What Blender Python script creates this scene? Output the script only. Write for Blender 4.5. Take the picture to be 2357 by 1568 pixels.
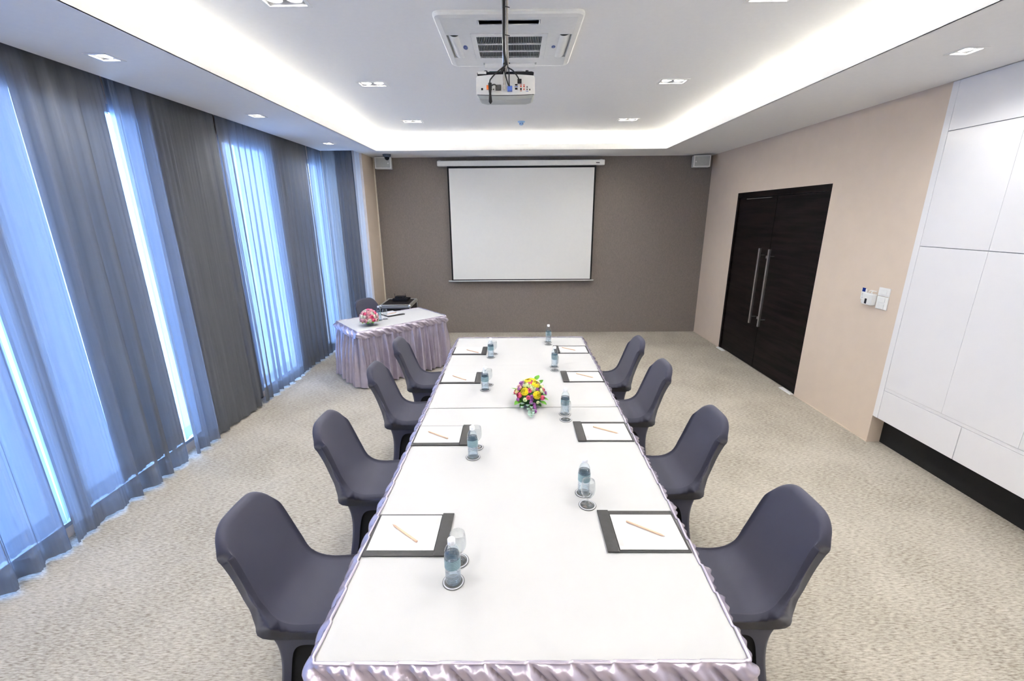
import bpy, math, random
from mathutils import Vector, Matrix
R = math.radians
PI = math.pi
rnd = random.Random(7)
for o in list(bpy.data.objects):
    bpy.data.objects.remove(o)
scn = bpy.context.scene
COL = scn.collection

# ------------------------------------------------------------------ camera
F_PX, PITCH, YAW, ROLL, CAM_H = 995.878, R(15.9985), R(-0.3508), R(-0.4143), 2.13
fw = Vector((math.sin(YAW)*math.cos(PITCH), math.cos(YAW)*math.cos(PITCH), -math.sin(PITCH)))
rt = Vector((math.cos(YAW), -math.sin(YAW), 0))
up = rt.cross(fw)
r2 = rt*math.cos(ROLL) + up*math.sin(ROLL)
u2 = -rt*math.sin(ROLL) + up*math.cos(ROLL)
cam = bpy.data.cameras.new('camera')
cam.sensor_width = 36
cam.lens = F_PX/2357*36
cam.clip_start = .05
co = bpy.data.objects.new('camera', cam)
COL.objects.link(co)
m = Matrix((r2, u2, -fw)).transposed().to_4x4()
m.translation = Vector((0, 0, CAM_H))
co.matrix_world = m
scn.camera = co

# ------------------------------------------------------------------ world, light, exposure
SKY = 7.8
w = bpy.data.worlds.new('world'); scn.world = w; w.use_nodes = True
bg = w.node_tree.nodes['Background']
bg.inputs[0].default_value = (.34, .55, 1.0, 1); bg.inputs[1].default_value = SKY
vs = scn.view_settings
vs.view_transform = 'Standard'; vs.look = 'None'; vs.exposure = 1.6; vs.gamma = 1; vs.use_curve_mapping = False
scn.display_settings.display_device = 'sRGB'
cy = scn.cycles
cy.max_bounces = 10; cy.diffuse_bounces = 5; cy.glossy_bounces = 4; cy.transmission_bounces = 8
cy.transparent_max_bounces = 24; cy.caustics_reflective = False; cy.caustics_refractive = False
cy.sample_clamp_indirect = 16
SPOT_W = 12       # each lamp of a twin downlight
SINGLE_W = 11
COVE = 72         # strength of the LED strips in the cove

def light(kind, name, loc, energy, color=(1, 1, 1), **k):
    l = bpy.data.lights.new(name, kind); l.energy = energy; l.color = color
    for a, b in k.items(): setattr(l, a, b)
    o = bpy.data.objects.new(name, l); COL.objects.link(o); o.location = loc
    return o
# daylight comes in through the windows of the left wall: portals in the openings
WINS = [(-1.2, .03), (.08, 1.3), (1.35, 2.60), (2.65, 4.0), (4.94, 6.1), (6.15, 7.35)]
WZ0, WZ1 = .075, 2.98
XWALL = -3.11
for a, b in WINS:
    p = light('AREA', 'window_portal', (XWALL+.0, (a+b)/2, (WZ0+WZ1)/2), 1, shape='RECTANGLE', size=b-a, size_y=WZ1-WZ0)
    p.rotation_euler = (R(90), 0, R(-90))     # looks to +x
    p.data.cycles.is_portal = True

# ------------------------------------------------------------------ materials
MATS = {}
def mat(name, col, rough=.5, var=.04, scale=30, bump=0, bscale=200, metal=0, spec=.5, stretch=None, sheen=0, coat=0, trans=0):
    m = bpy.data.materials.new(name); m.use_nodes = True; MATS[name] = m
    nt = m.node_tree; N = nt.nodes; L = nt.links; b = N['Principled BSDF']
    b.inputs['Roughness'].default_value = rough; b.inputs['Metallic'].default_value = metal
    b.inputs['Specular IOR Level'].default_value = spec
    b.inputs['Sheen Weight'].default_value = sheen; b.inputs['Coat Weight'].default_value = coat
    b.inputs['Transmission Weight'].default_value = trans
    tc = N.new('ShaderNodeTexCoord'); mp = N.new('ShaderNodeMapping')
    L.new(tc.outputs['Object'], mp.inputs[0])
    if stretch: mp.inputs['Scale'].default_value = stretch
    n = N.new('ShaderNodeTexNoise'); n.inputs['Scale'].default_value = scale; n.inputs['Detail'].default_value = 3
    L.new(mp.outputs[0], n.inputs[0])
    r = N.new('ShaderNodeValToRGB')
    c1 = [max(0, c*(1-var)) for c in col]; c2 = [min(1, c*(1+var)) for c in col]
    r.color_ramp.elements[0].color = (*c1, 1); r.color_ramp.elements[1].color = (*c2, 1)
    r.color_ramp.elements[0].position = .3; r.color_ramp.elements[1].position = .7
    L.new(n.outputs[0], r.inputs[0]); L.new(r.outputs[0], b.inputs['Base Color'])
    if bump:
        n2 = N.new('ShaderNodeTexNoise'); n2.inputs['Scale'].default_value = bscale
        L.new(mp.outputs[0], n2.inputs[0])
        bp = N.new('ShaderNodeBump'); bp.inputs['Strength'].default_value = bump; bp.inputs['Distance'].default_value = .002
        L.new(n2.outputs[0], bp.inputs['Height']); L.new(bp.outputs[0], b.inputs['Normal'])
    return m
def s2l(*c): return tuple(((x/255)/12.92 if x <= 10 else ((x/255+.055)/1.055)**2.4) for x in c)

mat('ceiling_paint', (.88, .88, .87), .9, .01)
mat('beige_paint', (.66, .56, .465), .75, .015, 8, .08, 300, spec=.3)
mat('white_gloss', (.80, .80, .82), .16, .008, 5)
mat('white_frame', (.82, .82, .80), .4, .02)
mat('white_plastic', (.78, .79, .78), .35, .02)
mat('grey_plastic', (.42, .44, .43), .45, .03)
mat('black_plastic', (.008, .008, .010), .5, .1, spec=.25)
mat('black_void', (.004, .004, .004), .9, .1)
mat('black_rubber', (.012, .012, .012), .6, .1)
mat('leather', (.022, .021, .022), .33, .25, 60, .5, 500)
mat('paper', (.60, .60, .60), .7, .01)
mat('tab_grey', (.50, .50, .49), .6, .03)
mat('pencil_wood', (.70, .46, .32), .5, .08, 80, stretch=(1, 8, 8))
mat('graphite', (.05, .05, .05), .4, .05)
mat('white_cloth', (.49, .49, .488), .75, .012, 4, .15, 700, sheen=.1)
mat('steel', (.62, .63, .65), .28, .04, 60, metal=1)
mat('dark_metal', (.08, .08, .085), .4, .1, metal=.6)
mat('aluminium', (.68, .69, .68), .35, .05, 60, metal=.9)
mat('chair_fabric', (.040, .041, .068), .58, .06, 900, .12, 1500, sheen=.14, spec=.35)
mat('screen_fabric', (.78, .785, .775), .85, .008, 20)
mat('screen_black', (.006, .006, .006), .8, .1)
mat('conduit', (.52, .50, .45), .6, .1, 100)
mat('blue_badge', (.02, .07, .32), .3, .15, 50)
mat('blue_lcd', (.01, .035, .25), .15, .3, 90)
mat('blue_plug', (.05, .14, .55), .4, .05)
mat('orange_plug', (.95, .20, .02), .4, .05)
mat('red_mark', (.75, .12, .08), .4, .05)
mat('teal_glass', (.04, .20, .18), .2, .1)
mat('smoke_blue', (.30, .50, .78), .4, .04)
mat('cctv_grey', (.10, .12, .16), .25, .1)
mat('window_frame', (.35, .38, .42), .4, .05, metal=.4)
mat('bottle_cap', (.84, .87, .92), .4, .02)
mat('coaster_dark', (.10, .10, .095), .5, .2, 80)
mat('coaster_light', (.55, .56, .60), .4, .05)
mat('leaf_green', (.10, .32, .02), .5, .25, 30)
mat('leaf_dark', (.02, .10, .01), .5, .25, 30)
mat('eucalyptus', (.27, .42, .33), .6, .2, 40)
mat('yellow_petal', (1, .80, .01), .5, .12, 60, sheen=.2)
mat('cream_petal', (.92, .84, .40), .5, .1, 60)
mat('green_white_petal', (.70, .80, .46), .5, .15, 50)
mat('white_petal', (.86, .85, .74), .5, .06, 50)
mat('pink_petal', (.85, .12, .26), .5, .2, 60)
mat('light_pink_petal', (.86, .48, .54), .5, .15, 50)
mat('purple_petal', (.50, .17, .52), .5, .25, 70)
mat('edge_trim', (.78, .72, .62), .5, .03)

def fabric_wall():
    m = mat('taupe_wallpaper', (.215, .187, .167), .85, .12, 140, .35, 600, stretch=(1, 1, .25))
fabric_wall()

def carpet():
    m = bpy.data.materials.new('carpet'); m.use_nodes = True; MATS['carpet'] = m
    nt = m.node_tree; N = nt.nodes; L = nt.links; b = N['Principled BSDF']
    b.inputs['Roughness'].default_value = .95; b.inputs['Specular IOR Level'].default_value = .1
    tc = N.new('ShaderNodeTexCoord')
    def streak(rot, sc, stretch):
        mp = N.new('ShaderNodeMapping'); mp.inputs['Rotation'].default_value = (0, 0, R(rot)); mp.inputs['Scale'].default_value = stretch
        L.new(tc.outputs['Object'], mp.inputs[0])
        n = N.new('ShaderNodeTexNoise'); n.inputs['Scale'].default_value = sc; n.inputs['Detail'].default_value = 2; n.inputs['Distortion'].default_value = .3
        L.new(mp.outputs[0], n.inputs[0]); return n.outputs[0]
    a = streak(4, 30, (1, 4.5, 1)); c = streak(-52, 30, (1, 5, 1)); d = streak(0, 1.6, (1, 1, 1)); e = streak(20, 130, (1, 1, 1))
    def mx(op, x, y):
        k = N.new('ShaderNodeMath'); k.operation = op
        for i, v in enumerate((x, y)):
            if isinstance(v, (int, float)): k.inputs[i].default_value = v
            else: L.new(v, k.inputs[i])
        return k.outputs[0]
    s = mx('ADD', mx('MULTIPLY', a, .36), mx('MULTIPLY', c, .36))
    s = mx('ADD', s, mx('MULTIPLY', d, .18)); s = mx('ADD', s, mx('MULTIPLY', e, .10))
    r = N.new('ShaderNodeValToRGB'); L.new(s, r.inputs[0])
    E = r.color_ramp.elements
    E[0].position = .38; E[0].color = (.23, .205, .165, 1); E[1].position = .60; E[1].color = (.52, .485, .42, 1)
    k = E.new(.49); k.color = (.395, .365, .31, 1)
    L.new(r.outputs[0], b.inputs['Base Color'])
    bp = N.new('ShaderNodeBump'); bp.inputs['Strength'].default_value = .5; bp.inputs['Distance'].default_value = .006
    L.new(s, bp.inputs['Height']); L.new(bp.outputs[0], b.inputs['Normal'])
carpet()

def wood():
    m = bpy.data.materials.new('espresso_wood'); m.use_nodes = True; MATS['espresso_wood'] = m
    nt = m.node_tree; N = nt.nodes; L = nt.links; b = N['Principled BSDF']
    b.inputs['Roughness'].default_value = .35; b.inputs['Specular IOR Level'].default_value = .08
    tc = N.new('ShaderNodeTexCoord'); mp = N.new('ShaderNodeMapping'); mp.inputs['Scale'].default_value = (1, .8, 9)
    L.new(tc.outputs['Object'], mp.inputs[0])
    n = N.new('ShaderNodeTexNoise'); n.inputs['Scale'].default_value = 2.2; n.inputs['Detail'].default_value = 6
    L.new(mp.outputs[0], n.inputs[0]); r = N.new('ShaderNodeValToRGB'); L.new(n.outputs[0], r.inputs[0])
    E = r.color_ramp.elements
    E[0].position = .35; E[0].color = (.0030, .0022, .0022, 1); E[1].position = .72; E[1].color = (.015, .010, .010, 1)
    L.new(r.outputs[0], b.inputs['Base Color'])
wood()

def satin():
    m = mat('lilac_satin', (.53, .48, .58), .24, .06, 12, .15, 60, sheen=0, spec=1.0)
    b = m.node_tree.nodes['Principled BSDF']
    b.inputs['Anisotropic'].default_value = .5
    b.inputs['Metallic'].default_value = .55
satin()

def sheer(name, col, transp, transl):
    m = bpy.data.materials.new(name); m.use_nodes = True; MATS[name] = m
    nt = m.node_tree; N = nt.nodes; L = nt.links
    out = N['Material Output']; N.remove(N['Principled BSDF'])
    tc = N.new('ShaderNodeTexCoord'); mp = N.new('ShaderNodeMapping'); mp.inputs['Scale'].default_value = (40, 40, 1.5)
    L.new(tc.outputs['Object'], mp.inputs[0])
    n = N.new('ShaderNodeTexNoise'); n.inputs['Scale'].default_value = 1; L.new(mp.outputs[0], n.inputs[0])
    r = N.new('ShaderNodeValToRGB'); L.new(n.outputs[0], r.inputs[0])
    r.color_ramp.elements[0].color = (*[c*.85 for c in col], 1); r.color_ramp.elements[1].color = (*[min(1, c*1.12) for c in col], 1)
    d = N.new('ShaderNodeBsdfDiffuse'); t = N.new('ShaderNodeBsdfTranslucent'); tr = N.new('ShaderNodeBsdfTransparent')
    L.new(r.outputs[0], d.inputs[0]); L.new(r.outputs[0], t.inputs[0])
    m1 = N.new('ShaderNodeMixShader'); m1.inputs[0].default_value = transl; L.new(d.outputs[0], m1.inputs[1]); L.new(t.outputs[0], m1.inputs[2])
    m2 = N.new('ShaderNodeMixShader'); m2.inputs[0].default_value = transp; L.new(m1.outputs[0], m2.inputs[1]); L.new(tr.outputs[0], m2.inputs[2])
    L.new(m2.outputs[0], out.inputs[0])
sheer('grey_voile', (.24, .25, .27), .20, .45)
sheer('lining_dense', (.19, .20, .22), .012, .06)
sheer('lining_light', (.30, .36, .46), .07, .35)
sheer('lining_dimmer', (.42, .48, .58), .30, .5)
sheer('white_voile', (.82, .82, .82), .25, .5)

def clear(name, tint, gl=1.0, rough=.02, bump=0):
    m = bpy.data.materials.new(name); m.use_nodes = True; MATS[name] = m
    nt = m.node_tree; N = nt.nodes; L = nt.links
    out = N['Material Output']; N.remove(N['Principled BSDF'])
    tr = N.new('ShaderNodeBsdfTransparent'); tr.inputs[0].default_value = (*tint, 1)
    g = N.new('ShaderNodeBsdfGlossy'); g.inputs[1].default_value = rough; g.inputs[0].default_value = (gl, gl, gl, 1)
    lw = N.new('ShaderNodeLayerWeight'); lw.inputs[0].default_value = .5
    pw = N.new('ShaderNodeMath'); pw.operation = 'POWER'; pw.inputs[1].default_value = 2.6; L.new(lw.outputs['Facing'], pw.inputs[0])
    fr = N.new('ShaderNodeMath'); fr.operation = 'MULTIPLY_ADD'; fr.inputs[1].default_value = .75; fr.inputs[2].default_value = .03; L.new(pw.outputs[0], fr.inputs[0])
    mx = N.new('ShaderNodeMixShader'); L.new(fr.outputs[0], mx.inputs[0]); L.new(tr.outputs[0], mx.inputs[1]); L.new(g.outputs[0], mx.inputs[2])
    L.new(mx.outputs[0], out.inputs[0])
    if bump:
        tc = N.new('ShaderNodeTexCoord'); mp = N.new('ShaderNodeMapping'); mp.inputs['Scale'].default_value = (1, 1, 2.5)
        n = N.new('ShaderNodeTexNoise'); n.inputs['Scale'].default_value = 45; n.inputs['Distortion'].default_value = 1.5
        L.new(tc.outputs['Object'], mp.inputs[0]); L.new(mp.outputs[0], n.inputs[0])
        bp = N.new('ShaderNodeBump'); bp.inputs['Strength'].default_value = bump; bp.inputs['Distance'].default_value = .01
        L.new(n.outputs[0], bp.inputs['Height']); L.new(bp.outputs[0], g.inputs['Normal']); L.new(bp.outputs[0], lw.inputs['Normal'])
        r = N.new('ShaderNodeValToRGB'); L.new(n.outputs[0], r.inputs[0])
        r.color_ramp.elements[0].position = .38; r.color_ramp.elements[1].position = .62
        r.color_ramp.elements[0].color = (tint[0]*.86, tint[1]*.93, tint[2]*1.0, 1); r.color_ramp.elements[1].color = (1, 1, 1, 1)
        L.new(r.outputs[0], tr.inputs[0])
clear('pane_glass', (.90, .95, 1.0))
clear('clear_glass', (.93, .94, .94))
clear('bottle_plastic', (.93, .97, 1.0), bump=.0)
clear('water', (.93, .97, 1.0), bump=.7)
def add_refraction(m, k):
    nt = m.node_tree; N = nt.nodes; L = nt.links; out = N['Material Output']; src = out.inputs[0].links[0].from_socket
    rf = N.new('ShaderNodeBsdfRefraction'); rf.inputs['IOR'].default_value = 1.28; rf.inputs['Roughness'].default_value = .04; rf.inputs[0].default_value = (.93, .97, 1, 1)
    mx = N.new('ShaderNodeMixShader'); mx.inputs[0].default_value = k; L.new(src, mx.inputs[1]); L.new(rf.outputs[0], mx.inputs[2]); L.new(mx.outputs[0], out.inputs[0])
add_refraction(MATS['water'], .3)
def label_mat():
    m = bpy.data.materials.new('bottle_label'); m.use_nodes = True; MATS['bottle_label'] = m
    nt = m.node_tree; N = nt.nodes; L = nt.links; b = N['Principled BSDF']
    b.inputs['Roughness'].default_value = .35
    tc = N.new('ShaderNodeTexCoord'); sp = N.new('ShaderNodeSeparateXYZ'); L.new(tc.outputs['Object'], sp.inputs[0])
    wv = N.new('ShaderNodeMath'); wv.operation = 'MULTIPLY'; wv.inputs[1].default_value = 900; L.new(sp.outputs[2], wv.inputs[0])
    sn = N.new('ShaderNodeMath'); sn.operation = 'SINE'; L.new(wv.outputs[0], sn.inputs[0])
    n = N.new('ShaderNodeTexNoise'); n.inputs['Scale'].default_value = 60; L.new(tc.outputs['Object'], n.inputs[0])
    ad = N.new('ShaderNodeMath'); ad.operation = 'MULTIPLY'; L.new(sn.outputs[0], ad.inputs[0]); L.new(n.outputs[0], ad.inputs[1])
    r = N.new('ShaderNodeValToRGB'); L.new(ad.outputs[0], r.inputs[0])
    E = r.color_ramp.elements; E[0].position = .0; E[0].color = (.14, .24, .28, 1); E[1].position = .5; E[1].color = (.34, .50, .55, 1)
    L.new(r.outputs[0], b.inputs['Base Color'])
label_mat()
def emis(name, col, s):
    m = bpy.data.materials.new(name); m.use_nodes = True; MATS[name] = m
    b = m.node_tree.nodes['Principled BSDF']; b.inputs['Base Color'].default_value = (0.8, 0.8, 0.8, 1)
    b.inputs['Emission Color'].default_value = (*col, 1); b.inputs['Emission Strength'].default_value = s
emis('lamp_glow', (1, .97, .93), 22)
emis('led_strip', (1, .945, .85), COVE)
M = MATS

# ------------------------------------------------------------------ mesh helpers
class MB:
    def __init__(s): s.v = []; s.f = []
    def add(s, vs_, fs):
        n = len(s.v); s.v += [tuple(p) for p in vs_]; s.f += [tuple(i+n for i in f) for f in fs]
    def box(s, x0, x1, y0, y1, z0, z1, M4=None):
        v = [Vector((x, y, z)) for z in (z0, z1) for y in (y0, y1) for x in (x0, x1)]
        if M4: v = [M4 @ p for p in v]
        s.add(v, [(0, 2, 3, 1), (4, 5, 7, 6), (0, 1, 5, 4), (2, 6, 7, 3), (0, 4, 6, 2), (1, 3, 7, 5)]); return s
    def prism(s, poly, z0, z1):
        n = len(poly)
        s.add([(x, y, z0) for x, y in poly]+[(x, y, z1) for x, y in poly],
              [tuple(range(n))[::-1], tuple(range(n, 2*n))]+[(i, (i+1) % n, n+(i+1) % n, n+i) for i in range(n)]); return s
    def grid(s, rows, close=False, flip=False):
        n = len(rows[0]); base = len(s.v)
        for r_ in rows: s.v += [tuple(p) for p in r_]
        for i in range(len(rows)-1):
            for j in range(n if close else n-1):
                a = base+i*n+j; b = base+i*n+(j+1) % n; c = b+n; d = a+n
                s.f.append((a, d, c, b) if flip else (a, b, c, d))
        return s
    def lathe(s, prof, n=24, cx=0, cy=0, cap0=True, cap1=True):
        rows = [[(cx+r_*math.cos(2*PI*k/n), cy+r_*math.sin(2*PI*k/n), z) for k in range(n)] for r_, z in prof]
        b = len(s.v); s.grid(rows, True)
        if cap0: s.f.append(tuple(range(b, b+n))[::-1])
        if cap1: e = b+(len(prof)-1)*n; s.f.append(tuple(range(e, e+n)))
        return s
    def tube(s, pts, r_, n=8, cap=True):
        pts = [Vector(p) for p in pts]; rows = []; pr = None
        for i, p in enumerate(pts):
            t = (pts[min(i+1, len(pts)-1)]-pts[max(i-1, 0)]).normalized()
            if pr is None: pr = Vector((0, 0, 1)) if abs(t.z) < .9 else Vector((1, 0, 0))
            a = (pr-t*pr.dot(t)).normalized(); b = t.cross(a); pr = a
            rr = r_[i] if isinstance(r_, (list, tuple)) else r_
            rows.append([p+a*rr*math.cos(2*PI*k/n)+b*rr*math.sin(2*PI*k/n) for k in range(n)])
        b0 = len(s.v); s.grid(rows, True)
        if cap: s.f.append(tuple(range(b0, b0+n))[::-1]); e = b0+(len(pts)-1)*n; s.f.append(tuple(range(e, e+n)))
        return s
def link(name, data, parent=None):
    o = bpy.data.objects.new(name, data); COL.objects.link(o)
    if parent: o.parent = parent
    return o
def build(name, mb, material, parent=None, smooth=False, bevel=0, kind=None, autosmooth=False):
    me = bpy.data.meshes.new(name); me.from_pydata(mb.v, [], mb.f); me.update()
    me.materials.append(M[material])
    if smooth: me.polygons.foreach_set('use_smooth', [True]*len(me.polygons))
    if autosmooth:
        me.polygons.foreach_set('use_smooth', [True]*len(me.polygons))
        me.set_sharp_from_angle(angle=R(35))
    o = link(name, me, parent)
    if bevel:
        md = o.modifiers.new('bevel', 'BEVEL'); md.width = bevel; md.segments = 2; md.limit_method = 'ANGLE'
    if kind: o['kind'] = kind
    return o
def tag(o, label, cat, group=None):
    o['label'] = label; o['category'] = cat
    if group: o['group'] = group
    return o
def thing(name, label, cat, loc=(0, 0, 0), rz=0, group=None):
    o = link(name, None); o.location = loc; o.rotation_euler = (0, 0, rz); o.empty_display_size = .1
    return tag(o, label, cat, group)
def kids(o): return [c for c in bpy.data.objects if c.parent == o]
def copy_tree(o, parent=None, _top=True):
    c = o.copy(); COL.objects.link(c)
    if not _top: c.parent = parent
    for ch in kids(o): copy_tree(ch, c, False)
    return c
def struct(name, mb, material, parent=None, **k):
    return build(name, mb, material, parent, kind='structure', **k)
def holed(mb, x0, x1, y0, y1, z, holes, rim=0, up_=False):
    xs = sorted({x0, x1, *[h[0] for h in holes], *[h[1] for h in holes]}); ys = sorted({y0, y1, *[h[2] for h in holes], *[h[3] for h in holes]})
    xs = [x for x in xs if x0 <= x <= x1]; ys = [y for y in ys if y0 <= y <= y1]
    for i in range(len(xs)-1):
        for j in range(len(ys)-1):
            cx, cy_ = (xs[i]+xs[i+1])/2, (ys[j]+ys[j+1])/2
            if any(h[0] < cx < h[1] and h[2] < cy_ < h[3] for h in holes): continue
            mb.add([(xs[i], ys[j], z), (xs[i], ys[j+1], z), (xs[i+1], ys[j+1], z), (xs[i+1], ys[j], z)], [(0, 1, 2, 3)])
    for a, b, c, d in holes:
        if rim and x0 < (a+b)/2 < x1 and y0 < (c+d)/2 < y1:
            mb.add([(a, c, z), (b, c, z), (b, d, z), (a, d, z), (a, c, z+rim), (b, c, z+rim), (b, d, z+rim), (a, d, z+rim)],
                   [(0, 4, 5, 1), (1, 5, 6, 2), (2, 6, 7, 3), (3, 7, 4, 0)])

# ------------------------------------------------------------------ room shell
XL, XR, YB, YF = -2.415, 3.416, 7.997, -1.9
ZS, ZF, ZU = 3.113, 3.195, 3.337
XS, YP = -2.935, 7.10
TX0, TX1, TY0, TY1 = -2.11, 2.345, -1.2, 7.19
struct('floor', MB().box(-3.5, 4.1, YF-.2, 8.2, -.1, 0), 'carpet')
struct('wall_back', MB().box(-3.5, 4.1, YB, YB+.15, 0, 3.7), 'taupe_wallpaper')
struct('wall_front', MB().box(-3.5, 4.1, YF-.15, YF, 0, 3.7), 'beige_paint')
DY0, DY1, DZ = 4.925, 6.955, 2.446
PYL, CABY0 = 3.79, -1.0
b = MB()
b.box(XR, XR+.25, PYL, DY0, 0, 3.45); b.box(XR, XR+.25, DY1, YB, 0, 3.45); b.box(XR, XR+.25, DY0, DY1, DZ, 3.45)
b.box(XR+.63, XR+.70, YF, PYL, 0, 3.45); b.box(XR+.25, XR+.7, PYL, PYL+.2, 0, 3.45)
struct('wall_right', b, 'beige_paint')
b = MB(); b.box(XL-.9, XL, 7.40, YB, 0, 3.45)
struct('wall_left', b, 'beige_paint')
struct('trim_1', MB().box(XL, XL+.018, YB-.018, YB, 0, ZS), 'edge_trim')
# window wall behind the curtains
b = MB(); edges = [YF]+[v for w_ in WINS for v in w_]+[7.40]
for i in range(0, len(edges), 2): b.box(XWALL-.2, XWALL, edges[i], edges[i+1], 0, 3.45)
b.box(XWALL-.2, XWALL, YF, 7.4, WZ1, 3.45); b.box(XWALL-.2, XWALL, YF, 7.4, 0, WZ0)
struct('wall_window_side', b, 'beige_paint')
for i, (a, c) in enumerate(WINS):
    f = MB(); X0, X1 = XWALL-.05, XWALL-.0
    f.box(X0, X1, a, a+.05, WZ0, WZ1); f.box(X0, X1, c-.05, c, WZ0, WZ1)
    f.box(X0, X1, a+.05, c-.05, WZ0+.001, WZ0+.03); f.box(X0, X1, a+.05, c-.05, WZ1-.06, WZ1)
    wo = struct('window_%d' % (i+1), f, 'window_frame')
    build('pane', MB().box(XWALL-.03, XWALL-.022, a+.05, c-.05, WZ0+.03, WZ1-.06), 'pane_glass', wo)

TWIN = [(x, y) for y in (-.37, 1.28, 2.94, 4.575, 6.23) for x in (-1.322, 1.497)]
TWIN = [(x+(0.0 if x < 0 else (.0)), y) for x, y in TWIN]
SINGLE = [(-2.58, .0), (-2.58, 1.50), (-2.575, 3.105), (-2.557, 4.75), (-2.54, 6.45), (2.857, .05), (2.857, 1.55), (2.857, 3.135)]
b = MB(); holed(b, TX0-.22, TX1+.22, TY0-.22, TY1+.22, ZU, [(x-.13, x+.13, y-.075, y+.075) for x, y in TWIN]); ceil = struct('ceiling', b, 'ceiling_paint')
struct('ceiling_slab', MB().box(-3.5, 4.1, YF-.15, 8.2, 3.45, 3.6), 'ceiling_paint')
def hole1(x, y): return (x-.072, x+.072, y-.072, y+.072)
H1 = [hole1(x, y) for x, y in SINGLE]
b = MB()
holed(b, XS, TX0, YF, YP, ZS, H1); b.box(XS-.012, XS, YF, YP+.012, ZS, 3.45)
b.box(XS, XL-.03, YP, YP+.012, ZS, 3.45)
struct('trim_2', b, 'ceiling_paint')
b = MB(); holed(b, TX1, XR+.02, YF, TY1, ZS, H1)
b.add([(XR, YF, ZS), (XR+.64, YF, ZS), (XR+.64, PYL, ZS), (XR, PYL, ZS)], [(0, 1, 2, 3)])
struct('trim_3', b, 'ceiling_paint')
b = MB(); holed(b, TX0, TX1, TY1, YB+.01, ZS, []); holed(b, TX1, XR+.01, TY1, YB+.01, ZS, []); holed(b, XL-.03, TX0, YP, YB+.01, ZS, [])
struct('trim_4', b, 'ceiling_paint')
b = MB(); holed(b, TX0, TX1, YF, TY0, ZS, []); struct('trim_5', b, 'ceiling_paint')
# fascia of the tray, trough behind it
T = .012
b = MB()
b.box(TX0-T, TX0, TY0-T, TY1+T, ZS, ZF); b.box(TX1, TX1+T, TY0-T, TY1+T, ZS, ZF)
b.box(TX0, TX1, TY1, TY1+T, ZS, ZF); b.box(TX0, TX1, TY0-T, TY0, ZS, ZF)
struct('trim_6', b, 'ceiling_paint')
b = MB(); q = .2
b.box(TX0-q-.01, TX0-q, TY0-q, TY1+q, ZS+.004, ZU+.02); b.box(TX1+q, TX1+q+.01, TY0-q, TY1+q, ZS+.004, ZU+.02)
b.box(TX0-q, TX1+q, TY1+q, TY1+q+.01, ZS+.004, ZU+.02); b.box(TX0-q, TX1+q, TY0-q-.01, TY0-q, ZS+.004, ZU+.02)
b.box(TX0-q, TX0-T, TY0-q, TY1+q, ZS+.002, ZS+.005); b.box(TX1+T, TX1+q, TY0-q, TY1+q, ZS+.002, ZS+.005)
b.box(TX0-T, TX1+T, TY1+T, TY1+q, ZS+.002, ZS+.005); b.box(TX0-T, TX1+T, TY0-q, TY0-T, ZS+.002, ZS+.005)
struct('trim_7', b, 'ceiling_paint')
zz, aa = ZS+.016, .055
for nm, (x0, x1, y0, y1), lb in (
        ('led_strip', (TX0-T-aa-.01, TX0-T-aa, TY0, TY1), 'warm light strip hidden in the ceiling cove above the curtains'),
        ('led_strip', (TX1+T+aa, TX1+T+aa+.01, TY0, TY1), 'warm light strip hidden in the ceiling cove above the door side'),
        ('led_strip', (TX0, TX1, TY1+T+aa, TY1+T+aa+.01), 'warm light strip hidden in the ceiling cove above the projection screen'),
        ('led_strip', (TX0, TX1, TY0-T-aa-.01, TY0-T-aa), 'warm light strip hidden in the ceiling cove behind the viewer')):
    tag(build(nm, MB().box(x0, x1, y0, y1, ZS+.005, zz), 'led_strip'), lb, 'light strip', 'light strips in the ceiling cove')
# thin skirting line on the right wall
struct('baseboard_right', MB().box(XR-.006, XR, PYL, DY0, 0, .012).box(XR-.006, XR, DY1, YB, 0, .012), 'beige_paint')

# ------------------------------------------------------------------ entrance door
door = struct('door_1', MB().box(XR+.0, XR+.06, DY0, DY0+.045, 0, DZ).box(XR, XR+.06, DY1-.045, DY1, 0, DZ).box(XR, XR+.06, DY0+.045, DY1-.045, DZ-.075, DZ).box(XR+.07, XR+.25, DY0, DY1, 0, DZ), 'espresso_wood')
JM = 5.935
for a, c, hy in ((JM+.003, DY1-.05, 6.03), (DY0+.05, JM-.003, 5.80)):
    l = build('door_leaf', MB().box(XR+.018, XR+.062, a, c, .012, DZ-.08), 'espresso_wood', door, bevel=.003)
    h = MB().box(XR-.075, XR-.047, hy-.014, hy+.014, .645, 1.69)
    for z in (.74, 1.60): h.lathe([(.006, 0), (.006, .07)], 10); h.v[-20:] = [(XR-.048+z_, hy+x_, z+y_) for x_, y_, z_ in h.v[-20:]]
    build('pull_handle', h, 'steel', l, bevel=.003)
for z in (1.575, .73):
    build('lock_plate', MB().box(XR+.010, XR+.018, 5.955, 5.99, z-.018, z+.018), 'steel', door)
build('door_closer_arm', MB().box(XR-.002, XR+.012, 6.05, 6.68, DZ-.098, DZ-.090), 'steel', door)
for a, c in ((DY1-.22, DY1-.01), (DY0+.01, DY0+.24)):
    build('floor_plate', MB().box(XR-.045, XR+.01, a, c, 0, .012), 'white_plastic', door, bevel=.002)

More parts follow.
